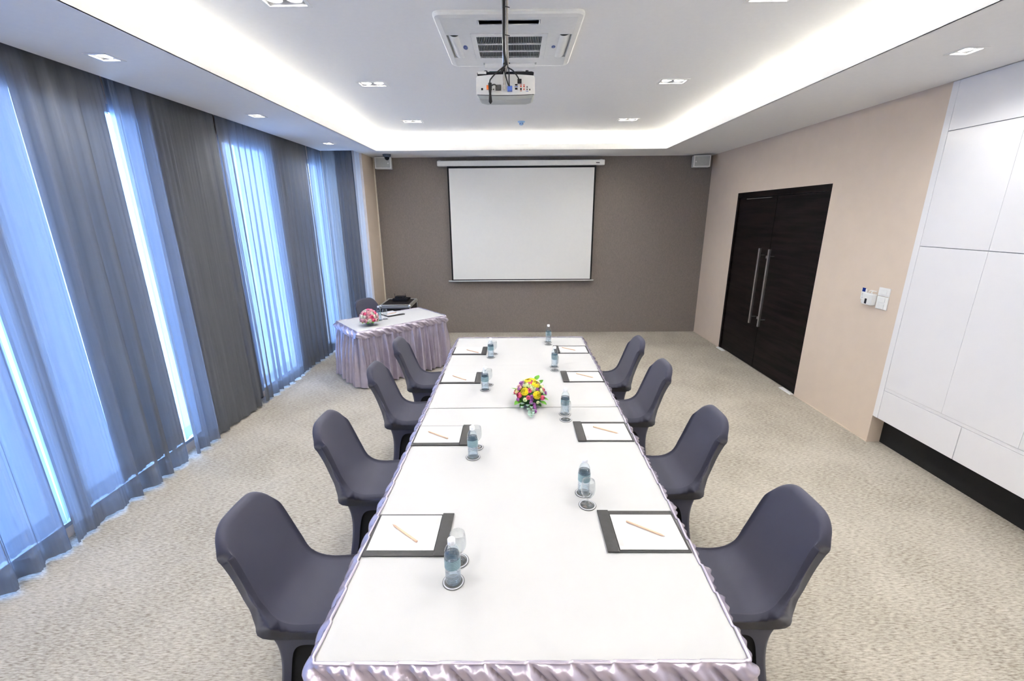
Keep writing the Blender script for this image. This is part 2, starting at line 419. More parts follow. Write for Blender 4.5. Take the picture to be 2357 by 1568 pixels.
# ------------------------------------------------------------------ built-in cabinet on the right
cab = thing('built_in_cabinet', 'tall glossy white built-in cabinet raised over a dark recess beside the beige wall', 'cabinet', (XR, 1.4, 0))
def cb(name, x0, x1, y0, y1, z0, z1, mt='white_gloss', par=None, bev=.0012): return build(name, MB().box(x0, x1, y0-1.4, y1-1.4, z0, z1), mt, par or cab, bevel=bev)
cb('carcass', .022, .60, CABY0, PYL-.0, .285, 3.10)
cb('end_panel', -.002, .022, 3.735, PYL-.001, .28, 3.11)
cb('top_panel', -.002, .020, CABY0, 3.733, 2.752, 3.11)
ys = [3.732]
while ys[-1] > CABY0+.3: ys.append(ys[-1]-.548)
for a, c in zip(ys[1:], ys[:-1]):
    cb('door', -.002, .020, a+.0009, c-.0009, .590, 1.8635)
    cb('door', -.002, .020, a+.0009, c-.0009, 1.868, 2.747)
cb('bottom_rail', .002, .022, CABY0, 3.733, .560, .588)
for a, c in zip([3.012, 2.2, 1.4, .6, -.2], [3.732, 3.009, 2.197, 1.397, .597]):
    cb('drawer_front', -.002, .020, a+.001, c-.001, .281, .557)
cb('plinth', .125, .14, CABY0, 3.79, 0, .285, 'black_void', bev=0)

# ------------------------------------------------------------------ curtains
def curtain(name, label, y0, y1, x, amp, wl, material, z0=.012, z1=3.30, seed=1, flare=0, grp=None, axis='y', hem=True):
    r_ = random.Random(seed); n = max(8, int(abs(y1-y0)/.011)); zs_ = [z1-(z1-z0)*k/14 for k in range(15)]
    zs_ += [z0+.13, z0+.128, z0+.05]; zs_ = sorted(set(zs_), reverse=True)
    ph = [r_.uniform(0, 6.28) for _ in range(8)]; rows = []
    for z in zs_:
        k = (z1-z)/(z1-z0); row = []
        for i in range(n+1):
            s = y0+(y1-y0)*i/n
            u = 2*PI*s/wl + .9*math.sin(2*PI*s/.83+ph[0]) + .5*math.sin(2*PI*s/.37+ph[1])
            a = amp*(.65+.35*math.sin(2*PI*s/1.1+ph[2]))*(.45+.62*k)
            d = a*math.sin(u) + a*.28*math.sin(2.1*u+ph[3]+.8*k) + .006*math.sin(5*u+ph[4]) + .012*k*math.sin(2*PI*s/.9+2*k+ph[5])
            d += flare*k
            s2 = s + .012*k*math.sin(u*.5+ph[6])
            zz_ = z + (.010*math.sin(u+1) if z < z0+.01 else 0) + (.006 if z < z0+.01 else 0)
            row.append((x+d, s2, zz_) if axis == 'y' else (s2, x-d, zz_))
        rows.append(row)
    o = build(name, MB().grid(rows), material, None, smooth=True)
    tag(o, label, 'curtain', grp)
    if hem:
        hr = []
        for ri, z in ((-1, 0), (-2, 0), (-3, 0)):
            hr.append([(p[0]-.004, p[1], p[2]+.001) if axis == 'y' else (p[0], p[1]+.004, p[2]+.001) for p in rows[ri]])
        build('hem', MB().grid(hr), material, o, smooth=True)
    return o
XC = -2.985
G1 = 'grey sheer curtain panels along the windows'
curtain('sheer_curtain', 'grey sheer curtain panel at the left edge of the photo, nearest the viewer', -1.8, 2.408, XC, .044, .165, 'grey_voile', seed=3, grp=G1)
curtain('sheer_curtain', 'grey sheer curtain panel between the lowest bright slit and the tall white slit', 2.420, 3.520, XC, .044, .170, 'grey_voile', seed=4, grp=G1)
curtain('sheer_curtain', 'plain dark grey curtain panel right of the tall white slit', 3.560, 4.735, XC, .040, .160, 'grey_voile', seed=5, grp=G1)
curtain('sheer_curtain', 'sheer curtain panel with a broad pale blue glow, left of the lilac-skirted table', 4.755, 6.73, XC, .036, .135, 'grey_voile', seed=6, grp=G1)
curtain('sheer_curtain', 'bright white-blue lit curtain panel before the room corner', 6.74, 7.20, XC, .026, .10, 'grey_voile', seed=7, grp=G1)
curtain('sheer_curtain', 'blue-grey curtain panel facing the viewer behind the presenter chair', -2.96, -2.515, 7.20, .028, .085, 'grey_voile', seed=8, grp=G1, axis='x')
curtain('lining_curtain', 'added dark lining dimming the blue-grey panel that faces the viewer', -2.80, -2.52, 7.27, .010, .12, 'lining_dense', z0=.03, seed=77, grp='blackout linings hung behind the grey sheers', hem=False, axis='x')  # extra lining added to cut the window light behind this corner panel
curtain('white_curtain', 'narrow white sheer curtain beside the beige wall in the left corner', 7.16, 7.385, -2.452, .010, .075, 'white_voile', seed=9, hem=False)
G2 = 'blackout linings hung behind the grey sheers'
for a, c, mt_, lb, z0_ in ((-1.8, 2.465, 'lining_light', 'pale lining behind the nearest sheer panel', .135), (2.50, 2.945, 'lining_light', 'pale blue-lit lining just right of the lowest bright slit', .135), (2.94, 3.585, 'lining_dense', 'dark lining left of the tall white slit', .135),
                   (4.90, 5.12, 'lining_dimmer', 'added pale lining dimming the left of the broad blue glow', .16), (5.13, 5.73, 'lining_dimmer', 'added pale lining dimming the right of the broad blue glow', .16), (6.95, 7.08, 'lining_dimmer', 'added narrow pale lining dimming the corner glow', .10),  # pale linings added behind the sheers to soften the window glow
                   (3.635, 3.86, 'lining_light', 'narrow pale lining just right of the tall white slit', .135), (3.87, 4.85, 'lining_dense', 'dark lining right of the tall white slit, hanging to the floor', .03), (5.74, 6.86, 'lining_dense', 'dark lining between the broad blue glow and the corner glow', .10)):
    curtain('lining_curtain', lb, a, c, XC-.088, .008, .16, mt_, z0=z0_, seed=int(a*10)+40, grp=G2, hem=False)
tag(build('curtain_track', MB().box(-3.08, -2.95, YF, 7.1, 3.305, 3.33), 'white_plastic'), 'white curtain track in the ceiling pocket above the grey curtains', 'curtain track')

# ------------------------------------------------------------------ ceiling lights
def pts_rect(x0, x1, y0, y1): return x0, x1, y0, y1
def twin_light():
    t = thing('twin_downlight', '', 'ceiling light')
    f = MB(); X, Y, w_ = .135, .08, .022
    f.box(-X, X, -Y, -Y+w_, -.004, .002); f.box(-X, X, Y-w_, Y, -.004, .002); f.box(-X, -X+w_, -Y+w_, Y-w_, -.004, .002); f.box(X-w_, X, -Y+w_, Y-w_, -.004, .002)
    f.box(-X+.006, -X+w_+.002, -Y+.006, Y-.006, .002, .05); f.box(X-w_-.002, X-.006, -Y+.006, Y-.006, .002, .05)
    f.box(-X+w_, X-w_, Y-w_-.002, Y-.006, .002, .05); f.box(-X+w_, X-w_, -Y+.006, -Y+w_+.002, .002, .05)
    build('frame', f, 'white_frame', t)
    build('housing', MB().box(-X+.006, X-.006, -Y+.006, Y-.006, .05, .06), 'black_plastic', t)
    for sx in (-.058, .058):
        build('lamp_ring', MB().lathe([(.047, .045), (.052, .012), (.047, .006), (.043, .012), (.041, .045)], 24, sx, 0, False, False), 'white_frame', t, smooth=True)
        build('lamp', MB().lathe([(.0415, .020), (.030, .014), (.012, .012)], 20, sx, 0), 'lamp_glow', t, smooth=True)
    return t
def single_light():
    t = thing('square_downlight', '', 'ceiling light')
    f = MB(); X, w_ = .075, .020
    f.box(-X, X, -X, -X+w_, -.004, .002); f.box(-X, X, X-w_, X, -.004, .002); f.box(-X, -X+w_, -X+w_, X-w_, -.004, .002); f.box(X-w_, X, -X+w_, X-w_, -.004, .002)
    f.box(-X+.006, -X+w_+.002, -X+.006, X-.006, .002, .05); f.box(X-w_-.002, X-.006, -X+.006, X-.006, .002, .05)
    f.box(-X+w_, X-w_, X-w_-.002, X-.006, .002, .05); f.box(-X+w_, X-w_, -X+.006, -X+w_+.002, .002, .05)
    build('frame', f, 'white_frame', t)
    build('housing', MB().box(-X+.006, X-.006, -X+.006, X-.006, .05, .06), 'black_plastic', t)
    build('lamp_ring', MB().lathe([(.047, .045), (.052, .012), (.047, .006), (.043, .012), (.041, .045)], 24, 0, 0, False, False), 'white_frame', t, smooth=True)
    build('lamp', MB().lathe([(.0415, .016), (.030, .010), (.012, .008)], 20, 0, 0), 'lamp_glow', t, smooth=True)
    return t
tw0 = twin_light(); sg0 = single_light()
rowname = {-.37: 'behind the viewer, farthest back', 1.28: 'overhead, behind the top edge of the photo', 2.94: 'cut off by the top edge of the photo', 4.575: 'in the middle row beyond the projector', 6.23: 'in the far row nearest the screen'}
for i, (x, y) in enumerate(TWIN):
    o = tw0 if i == 0 else copy_tree(tw0)
    o.location = (x, y, ZU)
    tag(o, 'white twin downlight on the %s, %s' % ('curtain side' if x < 0 else 'door side', rowname[y]), 'ceiling light', 'twin recessed downlights in the raised ceiling')
    for sx in (-.058, .058):
        light('SPOT', 'downlight_beam', (x+sx, y, ZU-.012), SPOT_W, (1, .985, .975), spot_size=R(160), spot_blend=1.0, shadow_soft_size=.035)
sl = ['behind the viewer on the curtain side', 'above the viewer on the curtain side', 'nearest the viewer in view on the curtain side', 'in the middle of the curtain-side row', 'farthest on the curtain side, by the corner curtain', 'behind the viewer on the cabinet side', 'above the viewer on the cabinet side', 'above the beige wall end beside the white cabinet']
for i, (x, y) in enumerate(SINGLE):
    o = sg0 if i == 0 else copy_tree(sg0)
    o.location = (x, y, ZS)
    tag(o, 'small square downlight, '+sl[i], 'ceiling light', 'single square downlights in the lowered ceiling')
    light('SPOT', 'downlight_beam', (x, y, ZS-.012), SINGLE_W, (1, .985, .975), spot_size=R(155), spot_blend=1.0, shadow_soft_size=.035)

# ------------------------------------------------------------------ air conditioner
ac = thing('ceiling_air_conditioner', 'white square air conditioner cassette in the ceiling above the projector', 'air conditioner', (-.025, 3.555, ZU))
def rrect(hx, hy, r_, n=6, cx=0, cy_=0):
    p = []
    for sx, sy, a0 in ((1, 1, 0), (-1, 1, 90), (-1, -1, 180), (1, -1, 270)):
        for k in range(n+1):
            a = R(a0+90*k/n); p.append((cx+sx*(hx-r_)+r_*math.cos(a), cy_+sy*(hy-r_)+r_*math.sin(a)))
    return p
def ring_faces(mb, loops):
    base = len(mb.v); n = len(loops[0])
    for lp in loops: mb.v += [tuple(p) for p in lp]
    for i in range(len(loops)-1):
        for j in range(n): mb.f.append((base+i*n+j, base+(i+1)*n+j, base+(i+1)*n+(j+1) % n, base+i*n+(j+1) % n))
# panel with a recessed opening: outer rounded loops, inner rectangular openings handled by separate strips
pb = MB()
loops = [[(x, y, z) for x, y in rrect(hx, hy, r_)] for hx, hy, r_, z in ((.470, .483, .05, 0.004), (.472, .485, .052, -.012), (.462, .475, .045, -.022), (.430, .443, .035, -.028))]
ring_faces(pb, loops)
gx0, gx1, gy0, gy1 = -.262, .262, -.205, .300
hol = [(gx0, gx1, gy0, gy1), (-.20, .20, -.412, -.352), (-.20, .20, .395, .43), (-.425, -.345, -.18, .25), (.345, .425, -.18, .25)]
inner = [(x, y) for x, y in rrect(.430, .443, .035)]
hb = MB(); holed(hb, -.430, .430, -.443, .443, -.028, hol, rim=.024)
pb.add(hb.v, hb.f)
build('panel', pb, 'white_plastic', ac)
build('air_cavity', MB().box(gx0, gx1, gy0, gy1, -.003, .0).box(-.20, .20, -.412, -.352, -.003, 0), 'black_void', ac)
g = MB(); fx = .018
g.box(gx0+.002, gx0+fx+.02, gy0+.002, gy1-.002, -.033, -.024); g.box(gx1-fx-.02, gx1-.002, gy0+.002, gy1-.002, -.033, -.024)
g.box(gx0+fx+.02, gx1-fx-.02, gy0+.002, gy0+.045, -.033, -.024); g.box(gx0+fx+.02, gx1-fx-.02, gy1-.05, gy1-.002, -.033, -.024)
gr = build('grille_frame', g, 'white_plastic', ac)
nx = 38; xa, xb = gx0+.040, gx1-.040
sm = None
for k in range(nx):
    x = xa+(xb-xa)*(k+.5)/nx
    if sm is None:
        so = build('slat', MB().box(-.0018, .0018, gy0+.045, gy1-.05, -.031, -.005), 'grey_plastic', gr); sm = so
    else: so = sm.copy(); COL.objects.link(so); so.parent = gr
    so.location = (x, 0, 0)
for y in (gy0+.045+(gy1-gy0-.095)*t for t in (1/3, 2/3)):
    build('crossbar', MB().box(xa, xb, y-.006, y+.006, -.0335, -.026), 'white_plastic', gr)
for sx in (-1, 1):
    rows = []
    for k in range(9):
        a = k/8; x = sx*(.345+.070*a); z = -.028-.012*math.sin(PI*a)**.8+.012*a
        rows.append([(x, -.172+.02*a*0, z), (x, .243, z)])
    build('louvre', MB().grid(rows), 'white_plastic', ac, smooth=True)
    build('louvre_well', MB().box(sx*.385-.04, sx*.385+.04, -.18, .25, -.006, -.003), 'grey_plastic', ac)
    em = build('badge', MB().lathe([(1, -.0300), (1, -.0275)], 20), 'blue_badge', ac)
    em.scale = (.016, .040, 1) if sx < 0 else (.014, .024, 1); em.location = (sx*.318, .04, 0)
    em2 = build('badge_mark', MB().box(-.004, .004, -.0015, .0015, -.0305, -.0300), 'white_plastic', ac); em2.location = (sx*.318, .04, 0)
build('louvre', MB().box(-.196, .196, -.352, -.344, -.034, -.010).box(-.196, -.190, -.412, -.352, -.034, -.02).box(.190, .196, -.412, -.352, -.034, -.02), 'white_plastic', ac)
rows = [[(-.20, .392+.055*a, -.028-.022*math.sin(PI*.7*a)), (.20, .392+.055*a, -.028-.022*math.sin(PI*.7*a))] for a in (0, .25, .5, .75, 1)]
build('louvre', MB().grid(rows), 'white_plastic', ac, smooth=True)
for sx in (-.205, .205): build('clip', MB().box(sx-.007, sx+.007, .372, .41, -.030, -.027), 'grey_plastic', ac)

# ------------------------------------------------------------------ projector on its pole
pj = thing('projector', 'white and grey ceiling projector hanging upside down over the table', 'projector', (-.042, 2.70, 2.79))
W2 = .163
def body_loop(z, inset, bulge=.028, back=.25, n=14, tilt=0, dip=0):
    p = []
    for k in range(n+1):
        t = -1+2*k/n; p.append((t*(W2-inset), -(bulge*(1-t*t))+inset*.5, z-dip*(1-t*t)))
    p += [(W2-inset, back-.03, z+tilt), (W2-inset-.03, back, z+tilt), (-(W2-inset-.03), back, z+tilt), (-(W2-inset), back-.03, z+tilt)]
    return p
def loft(loops):
    mb = MB(); n = len(loops[0]); mb.grid(loops, True)
    mb.f.append(tuple(range(n))[::-1]); mb.f.append(tuple(range((len(loops)-1)*n, len(loops)*n))); return mb
build('lower_shell', loft([body_loop(-.022, .016, .020, tilt=.022, dip=.012), body_loop(-.006, .004, tilt=.012, dip=.012)]), 'grey_plastic', pj, autosmooth=True)
build('seam_line', loft([body_loop(-.006, .005, tilt=.012, dip=.012), body_loop(-.003, .005, tilt=.012, dip=.012)]), 'black_plastic', pj)
build('body', loft([body_loop(-.003, .0, tilt=.012, dip=.012), body_loop(.075, .0), body_loop(.088, .006)]), 'white_plastic', pj, autosmooth=True)
build('top_cover', loft([body_loop(.088, .008, .02), body_loop(.104, .006, .01), body_loop(.110, .016, .0)]), 'black_plastic', pj, autosmooth=True)
build('sticker', MB().box(-.152, -.105, -.013, -.009, .094, .106), 'white_plastic', pj)
for sx in (-.11, .12): build('foot', MB().lathe([(.010, .108), (.009, .120)], 12, sx, .03), 'black_rubber', pj)
build('lens_ring', MB().lathe([(.047, .108), (.05, .118), (.048, .134), (.040, .138)], 24, .080, .13), 'aluminium', pj, smooth=True)
build('glass_strip', MB().box(-.09, -.01, .02, .06, .112, .116), 'teal_glass', pj)
def rear(x, z): t = x/W2; return -(.028*(1-t*t))
for nm, x, z, hx, hz, mt_ in (('round_socket', -.130, .048, .005, .005, 'black_plastic'), ('usb_socket', -.078, .043, .004, .002, 'black_plastic'), ('usb_socket', -.066, .043, .003, .003, 'black_plastic'),
                      ('video_socket', .059, .064, .007, .0035, 'black_plastic'), ('video_socket', .059, .045, .007, .0045, 'black_plastic'), ('socket_mark', .059, .055, .009, .0015, 'blue_plug'),
                      ('jack', .085, .058, .004, .004, 'red_mark'), ('jack', .085, .044, .004, .005, 'black_plastic'), ('jack', .102, .058, .004, .004, 'red_mark'), ('jack', .102, .044, .0035, .0035, 'red_mark'),
                      ('socket_mark', .085, .067, .005, .001, 'red_mark'), ('socket_mark', .102, .067, .005, .001, 'red_mark'), ('socket_mark', .085, .035, .005, .001, 'red_mark'), ('jack', .119, .056, .0025, .0035, 'black_plastic'),
                      ('jack', .119, .044, .0025, .0035, 'black_plastic'), ('socket_mark', .119, .035, .007, .001, 'blue_plug'), ('jack', .134, .044, .003, .0035, 'black_plastic')):
    z -= .028
    y = min(rear(x-hx, z), rear(x+hx, z))-.0012
    build(nm, MB().box(x-hx, x+hx, y, y+.004, z-hz, z+hz), mt_, pj)
for x, hw, mt_, c0 in ((.024, .013, 'blue_plug', .03), (-.040, .015, 'dark_metal', .036), (-.006, .006, 'conduit', .036)):
    y = rear(x, 0)
    build('plug', MB().box(x-hw, x+hw, y-.022, y+.002, c0-.028, c0-.004), mt_, pj, bevel=.002)
build('plug', MB().box(.066, .088, rear(.075, 0)-.018, rear(.075, 0)+.002, .042, .062), 'black_rubber', pj, bevel=.002)
mount = thing('projector_mount', 'silver ceiling pole holding the projector', 'ceiling mount', (-.050, 2.84, 2.90))
build('pole', MB().lathe([(.011, .02), (.011, ZU-2.90)], 14), 'steel', mount, smooth=True)
build('ceiling_plate', MB().lathe([(.055, ZU-2.90-.012), (.055, ZU-2.90)], 24), 'steel', mount)
build('bracket', MB().box(-.05, .05, -.02, .03, .0, .012).box(-.02, .02, -.015, .015, .012, .06), 'steel', mount, bevel=.002)
cb_ = thing('cable_bundle', 'black cables and ribbed conduit tied along the projector pole', 'cables', (-.042, 2.80, 3.0))
def cv(pts, n=8):
    P = [Vector(p) for p in pts]; P = [P[0]*2-P[1]]+P+[P[-1]*2-P[-2]]; out = []
    for i in range(1, len(P)-2):
        for k in range(n):
            t = k/n; a, b_, c, d = P[i-1:i+3]
            out.append(.5*((2*b_)+(c-a)*t+(2*a-5*b_+4*c-d)*t*t+(3*b_-a-3*c+d)*t**3))
    out.append(P[-2]); return out
build('main_cable', MB().tube(cv([(-.004, 0, .337), (-.006, -.005, .22), (-.008, -.01, .10), (-.008, -.012, .02), (.004, -.03, -.04), (.008, -.05, -.065)]), .0075, 10), 'black_rubber', cb_, smooth=True)
cpts = cv([(.012, .012, .337), (.010, .010, .2), (.008, .006, .06), (.012, -.005, -.0), (.010, -.03, -.05), (.002, -.08, -.08), (-.006, -.125, -.125), (-.006, -.13, -.175)], 16)
build('ribbed_conduit', MB().tube(cpts, [.0075 if i % 2 else .0062 for i in range(len(cpts))], 10), 'conduit', cb_, smooth=True)
for pts, rr in (([(.006, -.04, -.055), (-.008, -.09, -.075), (-.022, -.125, -.095), (-.05, -.14, -.12), (-.075, -.145, -.145), (-.085, -.145, -.165), (-.082, -.15, -.23), (-.084, -.15, -.265)], .0035),
                ([(.008, -.045, -.06), (.020, -.08, -.08), (.036, -.12, -.10), (.050, -.14, -.118), (.066, -.14, -.138), (.077, -.135, -.155)], .0035),
                ([(.006, -.04, -.055), (-.004, -.10, -.09), (-.002, -.14, -.12), (.012, -.15, -.170), (.022, -.145, -.190)], .0032),
                ([(.010, -.05, -.06), (.018, -.10, -.09), (.020, -.145, -.12), (.020, -.15, -.170), (.024, -.145, -.192)], .0032),
                ([(-.084, -.145, -.185), (-.06, -.15, -.178), (-.045, -.145, -.188)], .0035)):
    build('cable', MB().tube(cv(pts), rr, 8), 'black_rubber', cb_, smooth=True)
build('splitter', MB().tube([(-.026, -.122, -.115), (-.006, -.112, -.088)], .008, 6), 'black_rubber', cb_)
build('cable_end', MB().tube([(-.084, -.15, -.170), (-.084, -.15, -.190), (-.084, -.15, -.222), (-.083, -.15, -.262), (-.083, -.15, -.272)], [.009, .010, .006, .010, .003], 8), 'black_rubber', cb_, smooth=True)
build('orange_connector', MB().box(-.103, -.092, -.155, -.143, -.202, -.182), 'orange_plug', cb_)
for z in (.235, .10, -.035): build('cable_tie', MB().tube([(-.012, -.004, z), (0, -.018, z+.002), (.018, -.005, z+.003), (.024, -.008, z)], .0028, 6), 'black_rubber', cb_)

# ------------------------------------------------------------------ smoke detector, cctv, speakers
sd = thing('smoke_detector', 'small pale blue smoke detector on the ceiling beyond the projector', 'smoke detector', (.105, 6.30, ZU))
build('base', MB().lathe([(.045, -.012), (.050, 0)], 24), 'smoke_blue', sd, smooth=True)
build('sensor', MB().lathe([(.016, -.045), (.024, -.038), (.028, -.014)], 20), 'smoke_blue', sd, smooth=True)
for k in range(6):
    a = k*PI/3; build('vent', MB().box(.024*math.cos(a)-.004, .024*math.cos(a)+.004, .024*math.sin(a)-.003, .024*math.sin(a)+.003, -.036, -.020), 'blue_badge', sd)
ccn = thing('dome_camera', 'dark grey dome security camera under the ceiling in the far left corner', 'security camera', (-2.055, 7.56, ZS))
build('housing', MB().lathe([(.048, -.045), (.062, -.028), (.066, 0)], 24), 'cctv_grey', ccn, smooth=True)
build('dome', MB().lathe([(.004, -.092), (.022, -.084), (.036, -.066), (.040, -.045)], 20), 'black_plastic', ccn, smooth=True)
def speaker(x, rz, label, lx, z=3.0):
    s = thing('wall_speaker', label, 'speaker', (x, 7.80, z), rz, 'wall speakers in the far corners')
    build('cabinet', MB().box(-.135, .135, -.05, .10, -.092, .092), 'white_plastic', s, bevel=.006)
    build('grille', MB().box(-.115, .115, -.053, -.049, -.075, .075), 'grey_plastic', s)
    build('maker_plate', MB().box(lx-.010, lx+.010, -.056, -.052, -.016, .002), 'white_plastic', s)
    build('wall_bracket', MB().box(-.04, .04, .10, .17, -.04, .04), 'dark_metal', s)
speaker(-2.19, R(8), 'grey-fronted wall speaker in the far left corner under the dome camera', .085, 3.005)
speaker(3.145, R(-10), 'grey-fronted wall speaker in the far right corner above the dark wall', -.095, 2.995)

# ------------------------------------------------------------------ projection screen
scr = thing('projection_screen', 'white pull-down projection screen with black border on the taupe wall', 'projection screen', (.13, 7.90, 1.0))
def sb(name, x0, x1, y0, y1, z0, z1, mt_, bev=0): return build(name, MB().box(x0-.13, x1-.13, y0-7.9, y1-7.9, z0-1, z1-1), mt_, scr, bevel=bev)
sb('casing', -1.30, 1.545, 7.865, 7.955, 2.958, 3.045, 'white_plastic', .012)
sb('casing_label', 1.395, 1.455, 7.862, 7.866, 2.990, 3.004, 'dark_metal')
sb('fabric', -1.135, 1.405, 7.896, 7.899, 1.008, 2.96, 'screen_black')
sb('picture_area', -1.108, 1.378, 7.8935, 7.8958, 1.030, 2.925, 'screen_fabric')
build('bottom_bar', MB().tube([(-1.325, .0, .0), (1.315, 0, .004)], .012, 12), 'white_plastic', scr, smooth=True)
for x in (-1.27, 1.50): sb('wall_bracket', x-.02, x+.02, 7.955, 7.997, 3.0, 3.06, 'white_plastic')

# ------------------------------------------------------------------ devices on the right wall
rc = thing('remote_control', 'white remote control with blue display in a wall holder', 'remote control', (XR, 4.17, 1.30))
build('holder', MB().box(-.018, 0, -.034, .034, .0, .075), 'white_plastic', rc, bevel=.004)
rb = build('handset', MB().box(-.034, -.018, -.029, .029, .03, .135), 'white_plastic', rc, bevel=.005)
build('display', MB().box(-.0350, -.0335, -.019, .019, .108, .145), 'blue_lcd', rb)
for z in (.09, .08, .07): build('button', MB().box(-.0352, -.0335, -.016, .016, z-.002, z+.002), 'grey_plastic', rb)
build('button', MB().box(-.0352, -.0335, -.008, .008, .050, .055), 'blue_badge', rb)
cbx = thing('wall_control_box', 'white wall control box with a small black window beside the remote', 'control box', (XR, 4.10, 1.30))
build('box', MB().box(-.05, 0, -.060, .056, -.005, .10), 'white_plastic', cbx, bevel=.006)
build('window', MB().box(-.0515, -.0495, -.006, .018, .004, .052), 'black_plastic', cbx)
for y in (.0, -.035): build('hook', MB().tube(cv([(-.03, y+.01, .10), (-.034, y+.008, .118), (-.03, y-.006, .13), (-.012, y-.018, .128)]), .004, 8), 'white_plastic', cbx, smooth=True)
for nm, z0, z1, nr, lb in (('light_switch', 1.396, 1.474, 1, 'upper white light switch plate on the beige wall'), ('light_switch', 1.275, 1.392, 2, 'lower, taller white light switch plate with two rockers')):
    s = thing(nm, lb, 'light switch', (XR, 3.968, z0), 0, 'stacked light switches on the beige wall')
    H = z1-z0
    build('plate', MB().box(-.010, 0, -.062, .062, 0, H), 'white_plastic', s, bevel=.003)
    for k in range(nr):
        zc = H*(k+.5)/nr
        build('rocker', MB().box(-.015, -.009, -.032, .032, zc-.022, zc+.022), 'white_plastic', s, bevel=.002)

# ------------------------------------------------------------------ chairs
def cr_closed(P, n):
    out = []; N_ = len(P)
    for i in range(N_):
        a, b_, c, d = (Vector(P[(i+k-1) % N_]) for k in range(4))
        for k in range(n):
            t = k/n; out.append(.5*((2*b_)+(c-a)*t+(2*a-5*b_+4*c-d)*t*t+(3*b_-a-3*c+d)*t**3))
    return out
OUT = [(0.0, .405), (-.012, .47), (-.045, .60), (-.100, .76), (-.146, .865), (-.166, .900), (-.166, .918), (-.150, .928), (-.125, .918), (-.108, .888), (-.072, .79), (-.026, .66), (.014, .56), (.048, .50),
       (.095, .468), (.16, .456), (.26, .462), (.36, .468), (.41, .464), (.436, .447), (.440, .425), (.434, .405), (.3, .402), (.15, .402)]
def make_chair():
    c = thing('covered_chair', '', 'chair')
    prof = cr_closed(OUT, 4); NP = len(prof)
    nrm = []
    for i in range(NP):
        t = (prof[(i+1) % NP]-prof[i-1]).normalized(); nrm.append(Vector((t.y, -t.x)))   # inward or outward
    cen = Vector((.1, .43)); rows = []; rowsT = []
    NT = 26
    for j in range(NT+1):
        t = math.sin(PI/2*(-1+2*j/NT))
        row = []; e_t = max(0, (abs(t)-.93)/.07); e = .014*(1-math.sqrt(max(0, 1-e_t*e_t)))
        for i, p in enumerate(prof):
            x, z = p.x, p.y
            hb_ = max(0, min(1, (z-.48)/.46)); wd = .196-.020*hb_
            if .46 < z < .62: wd -= .006*math.sin(PI*(z-.46)/.16)
            y = t*wd
            if z > .5:
                Rr = .105; ex = max(0, abs(y)-(wd-Rr))/Rr
                zt = .918-.012*(y/wd)**2-Rr*(1-math.sqrt(max(0, 1-min(1, ex)**2)))*.95
                z2 = .5+(z-.5)*(zt-.5)/.428; x += -.39*(z2-z); z = z2
                # stretch hollow of the front face
            n_ = nrm[i]
            q_ = Vector((x, z))+n_*(-e)
            if .10 < x < .42 and z > .44: q_.y -= .006*(1-t*t)*0 - .0*t
            row.append((q_.x, y, q_.y))
        rows.append(row)
    full = MB().grid(rows, True)
    n0 = len(rows[0]); full.f.append(tuple(range(n0))[::-1]); e0 = NT*n0; full.f.append(tuple(range(e0, e0+n0)))
    me = bpy.data.meshes.new('tmp'); me.from_pydata(full.v, [], full.f); me.update()
    import bmesh
    bm = bmesh.new(); bm.from_mesh(me); bmesh.ops.recalc_face_normals(bm, faces=bm.faces); bmesh.ops.triangulate(bm, faces=[f for f in bm.faces if len(f.verts) > 4])
    bm.normal_update(); vn = [v.normal.copy() for v in bm.verts]; fcs = [tuple(v.index for v in f.verts) for f in bm.faces]; bm.free()
    def part(name, keep):
        used = {}; V = []; Fs = []; nn = []
        for f in fcs:
            cz = sum(full.v[i][2] for i in f)/len(f); cx = sum(full.v[i][0] for i in f)/len(f)
            if len(f) > 4: continue
            if not keep(cx, cz): continue
            for i in f:
                if i not in used: used[i] = len(V); V.append(full.v[i]); nn.append(vn[i])
            Fs.append(tuple(used[i] for i in f))
        mb = MB(); mb.v = V; mb.f = Fs
        o = build(name, mb, 'chair_fabric', c, smooth=True)
        o.data.normals_split_custom_set_from_vertices(nn)
        return o
    isback = lambda x, z: (z > .50) or (x < .022 and z > .44)
    part('seat', lambda x, z: not isback(x, z)); part('backrest', isback)
    for s in (-1, 1):   # side closing faces follow the outline
        pass
    # stretch cover round the legs
    hx, hy, r_ = .217, .193, .022; cx = .217
    path = []; per = 0
    base = rrect(hx, hy, r_, 5, cx, 0)
    pts = []
    for i in range(len(base)):
        a = Vector(base[i]); b_ = Vector(base[(i+1) % len(base)]); L_ = (b_-a).length; k = max(1, int(L_/.012))
        for q_ in range(k): pts.append(a+(b_-a)*q_/k)
    NV = 16; rows = [[] for _ in range(NV+1)]
    for p in pts:
        dx, dy = p.x-cx, p.y
        # position along its side, 0 middle .. 1 corner
        u = min(abs(dx)/hx, 1); v_ = min(abs(dy)/hy, 1)
        t = v_ if u > .985 else (u if v_ > .985 else 1)
        lim = .74
        zb = 0.0 if t >= lim else .345*(1-(t/lim)**4)**.45
        for k in range(NV+1):
            f = k/NV; z = .412*(1-f)+zb*f
            d = (.412-z)/.412; ins = .030*math.sin(PI*min(1, d)**.8)
            ins *= (.35+.65*t**2)
            rows[k].append((cx+dx*(1-ins/hx)+0, dy*(1-ins/hy), z+.0015))
    sk = build('leg_cover', MB().grid(rows, True), 'chair_fabric', c, smooth=True)
    build('shade_panel', MB().grid([[(cx+(p.x-cx)*(.212-.030)/.212*q_, p.y*(.190-.030)/.190*q_, z) for p in pts] for z, q_ in ((.395, 1), (.002, .98))], True), 'black_void', c)  # black sheet inside the cover stands in for the shade under the seat
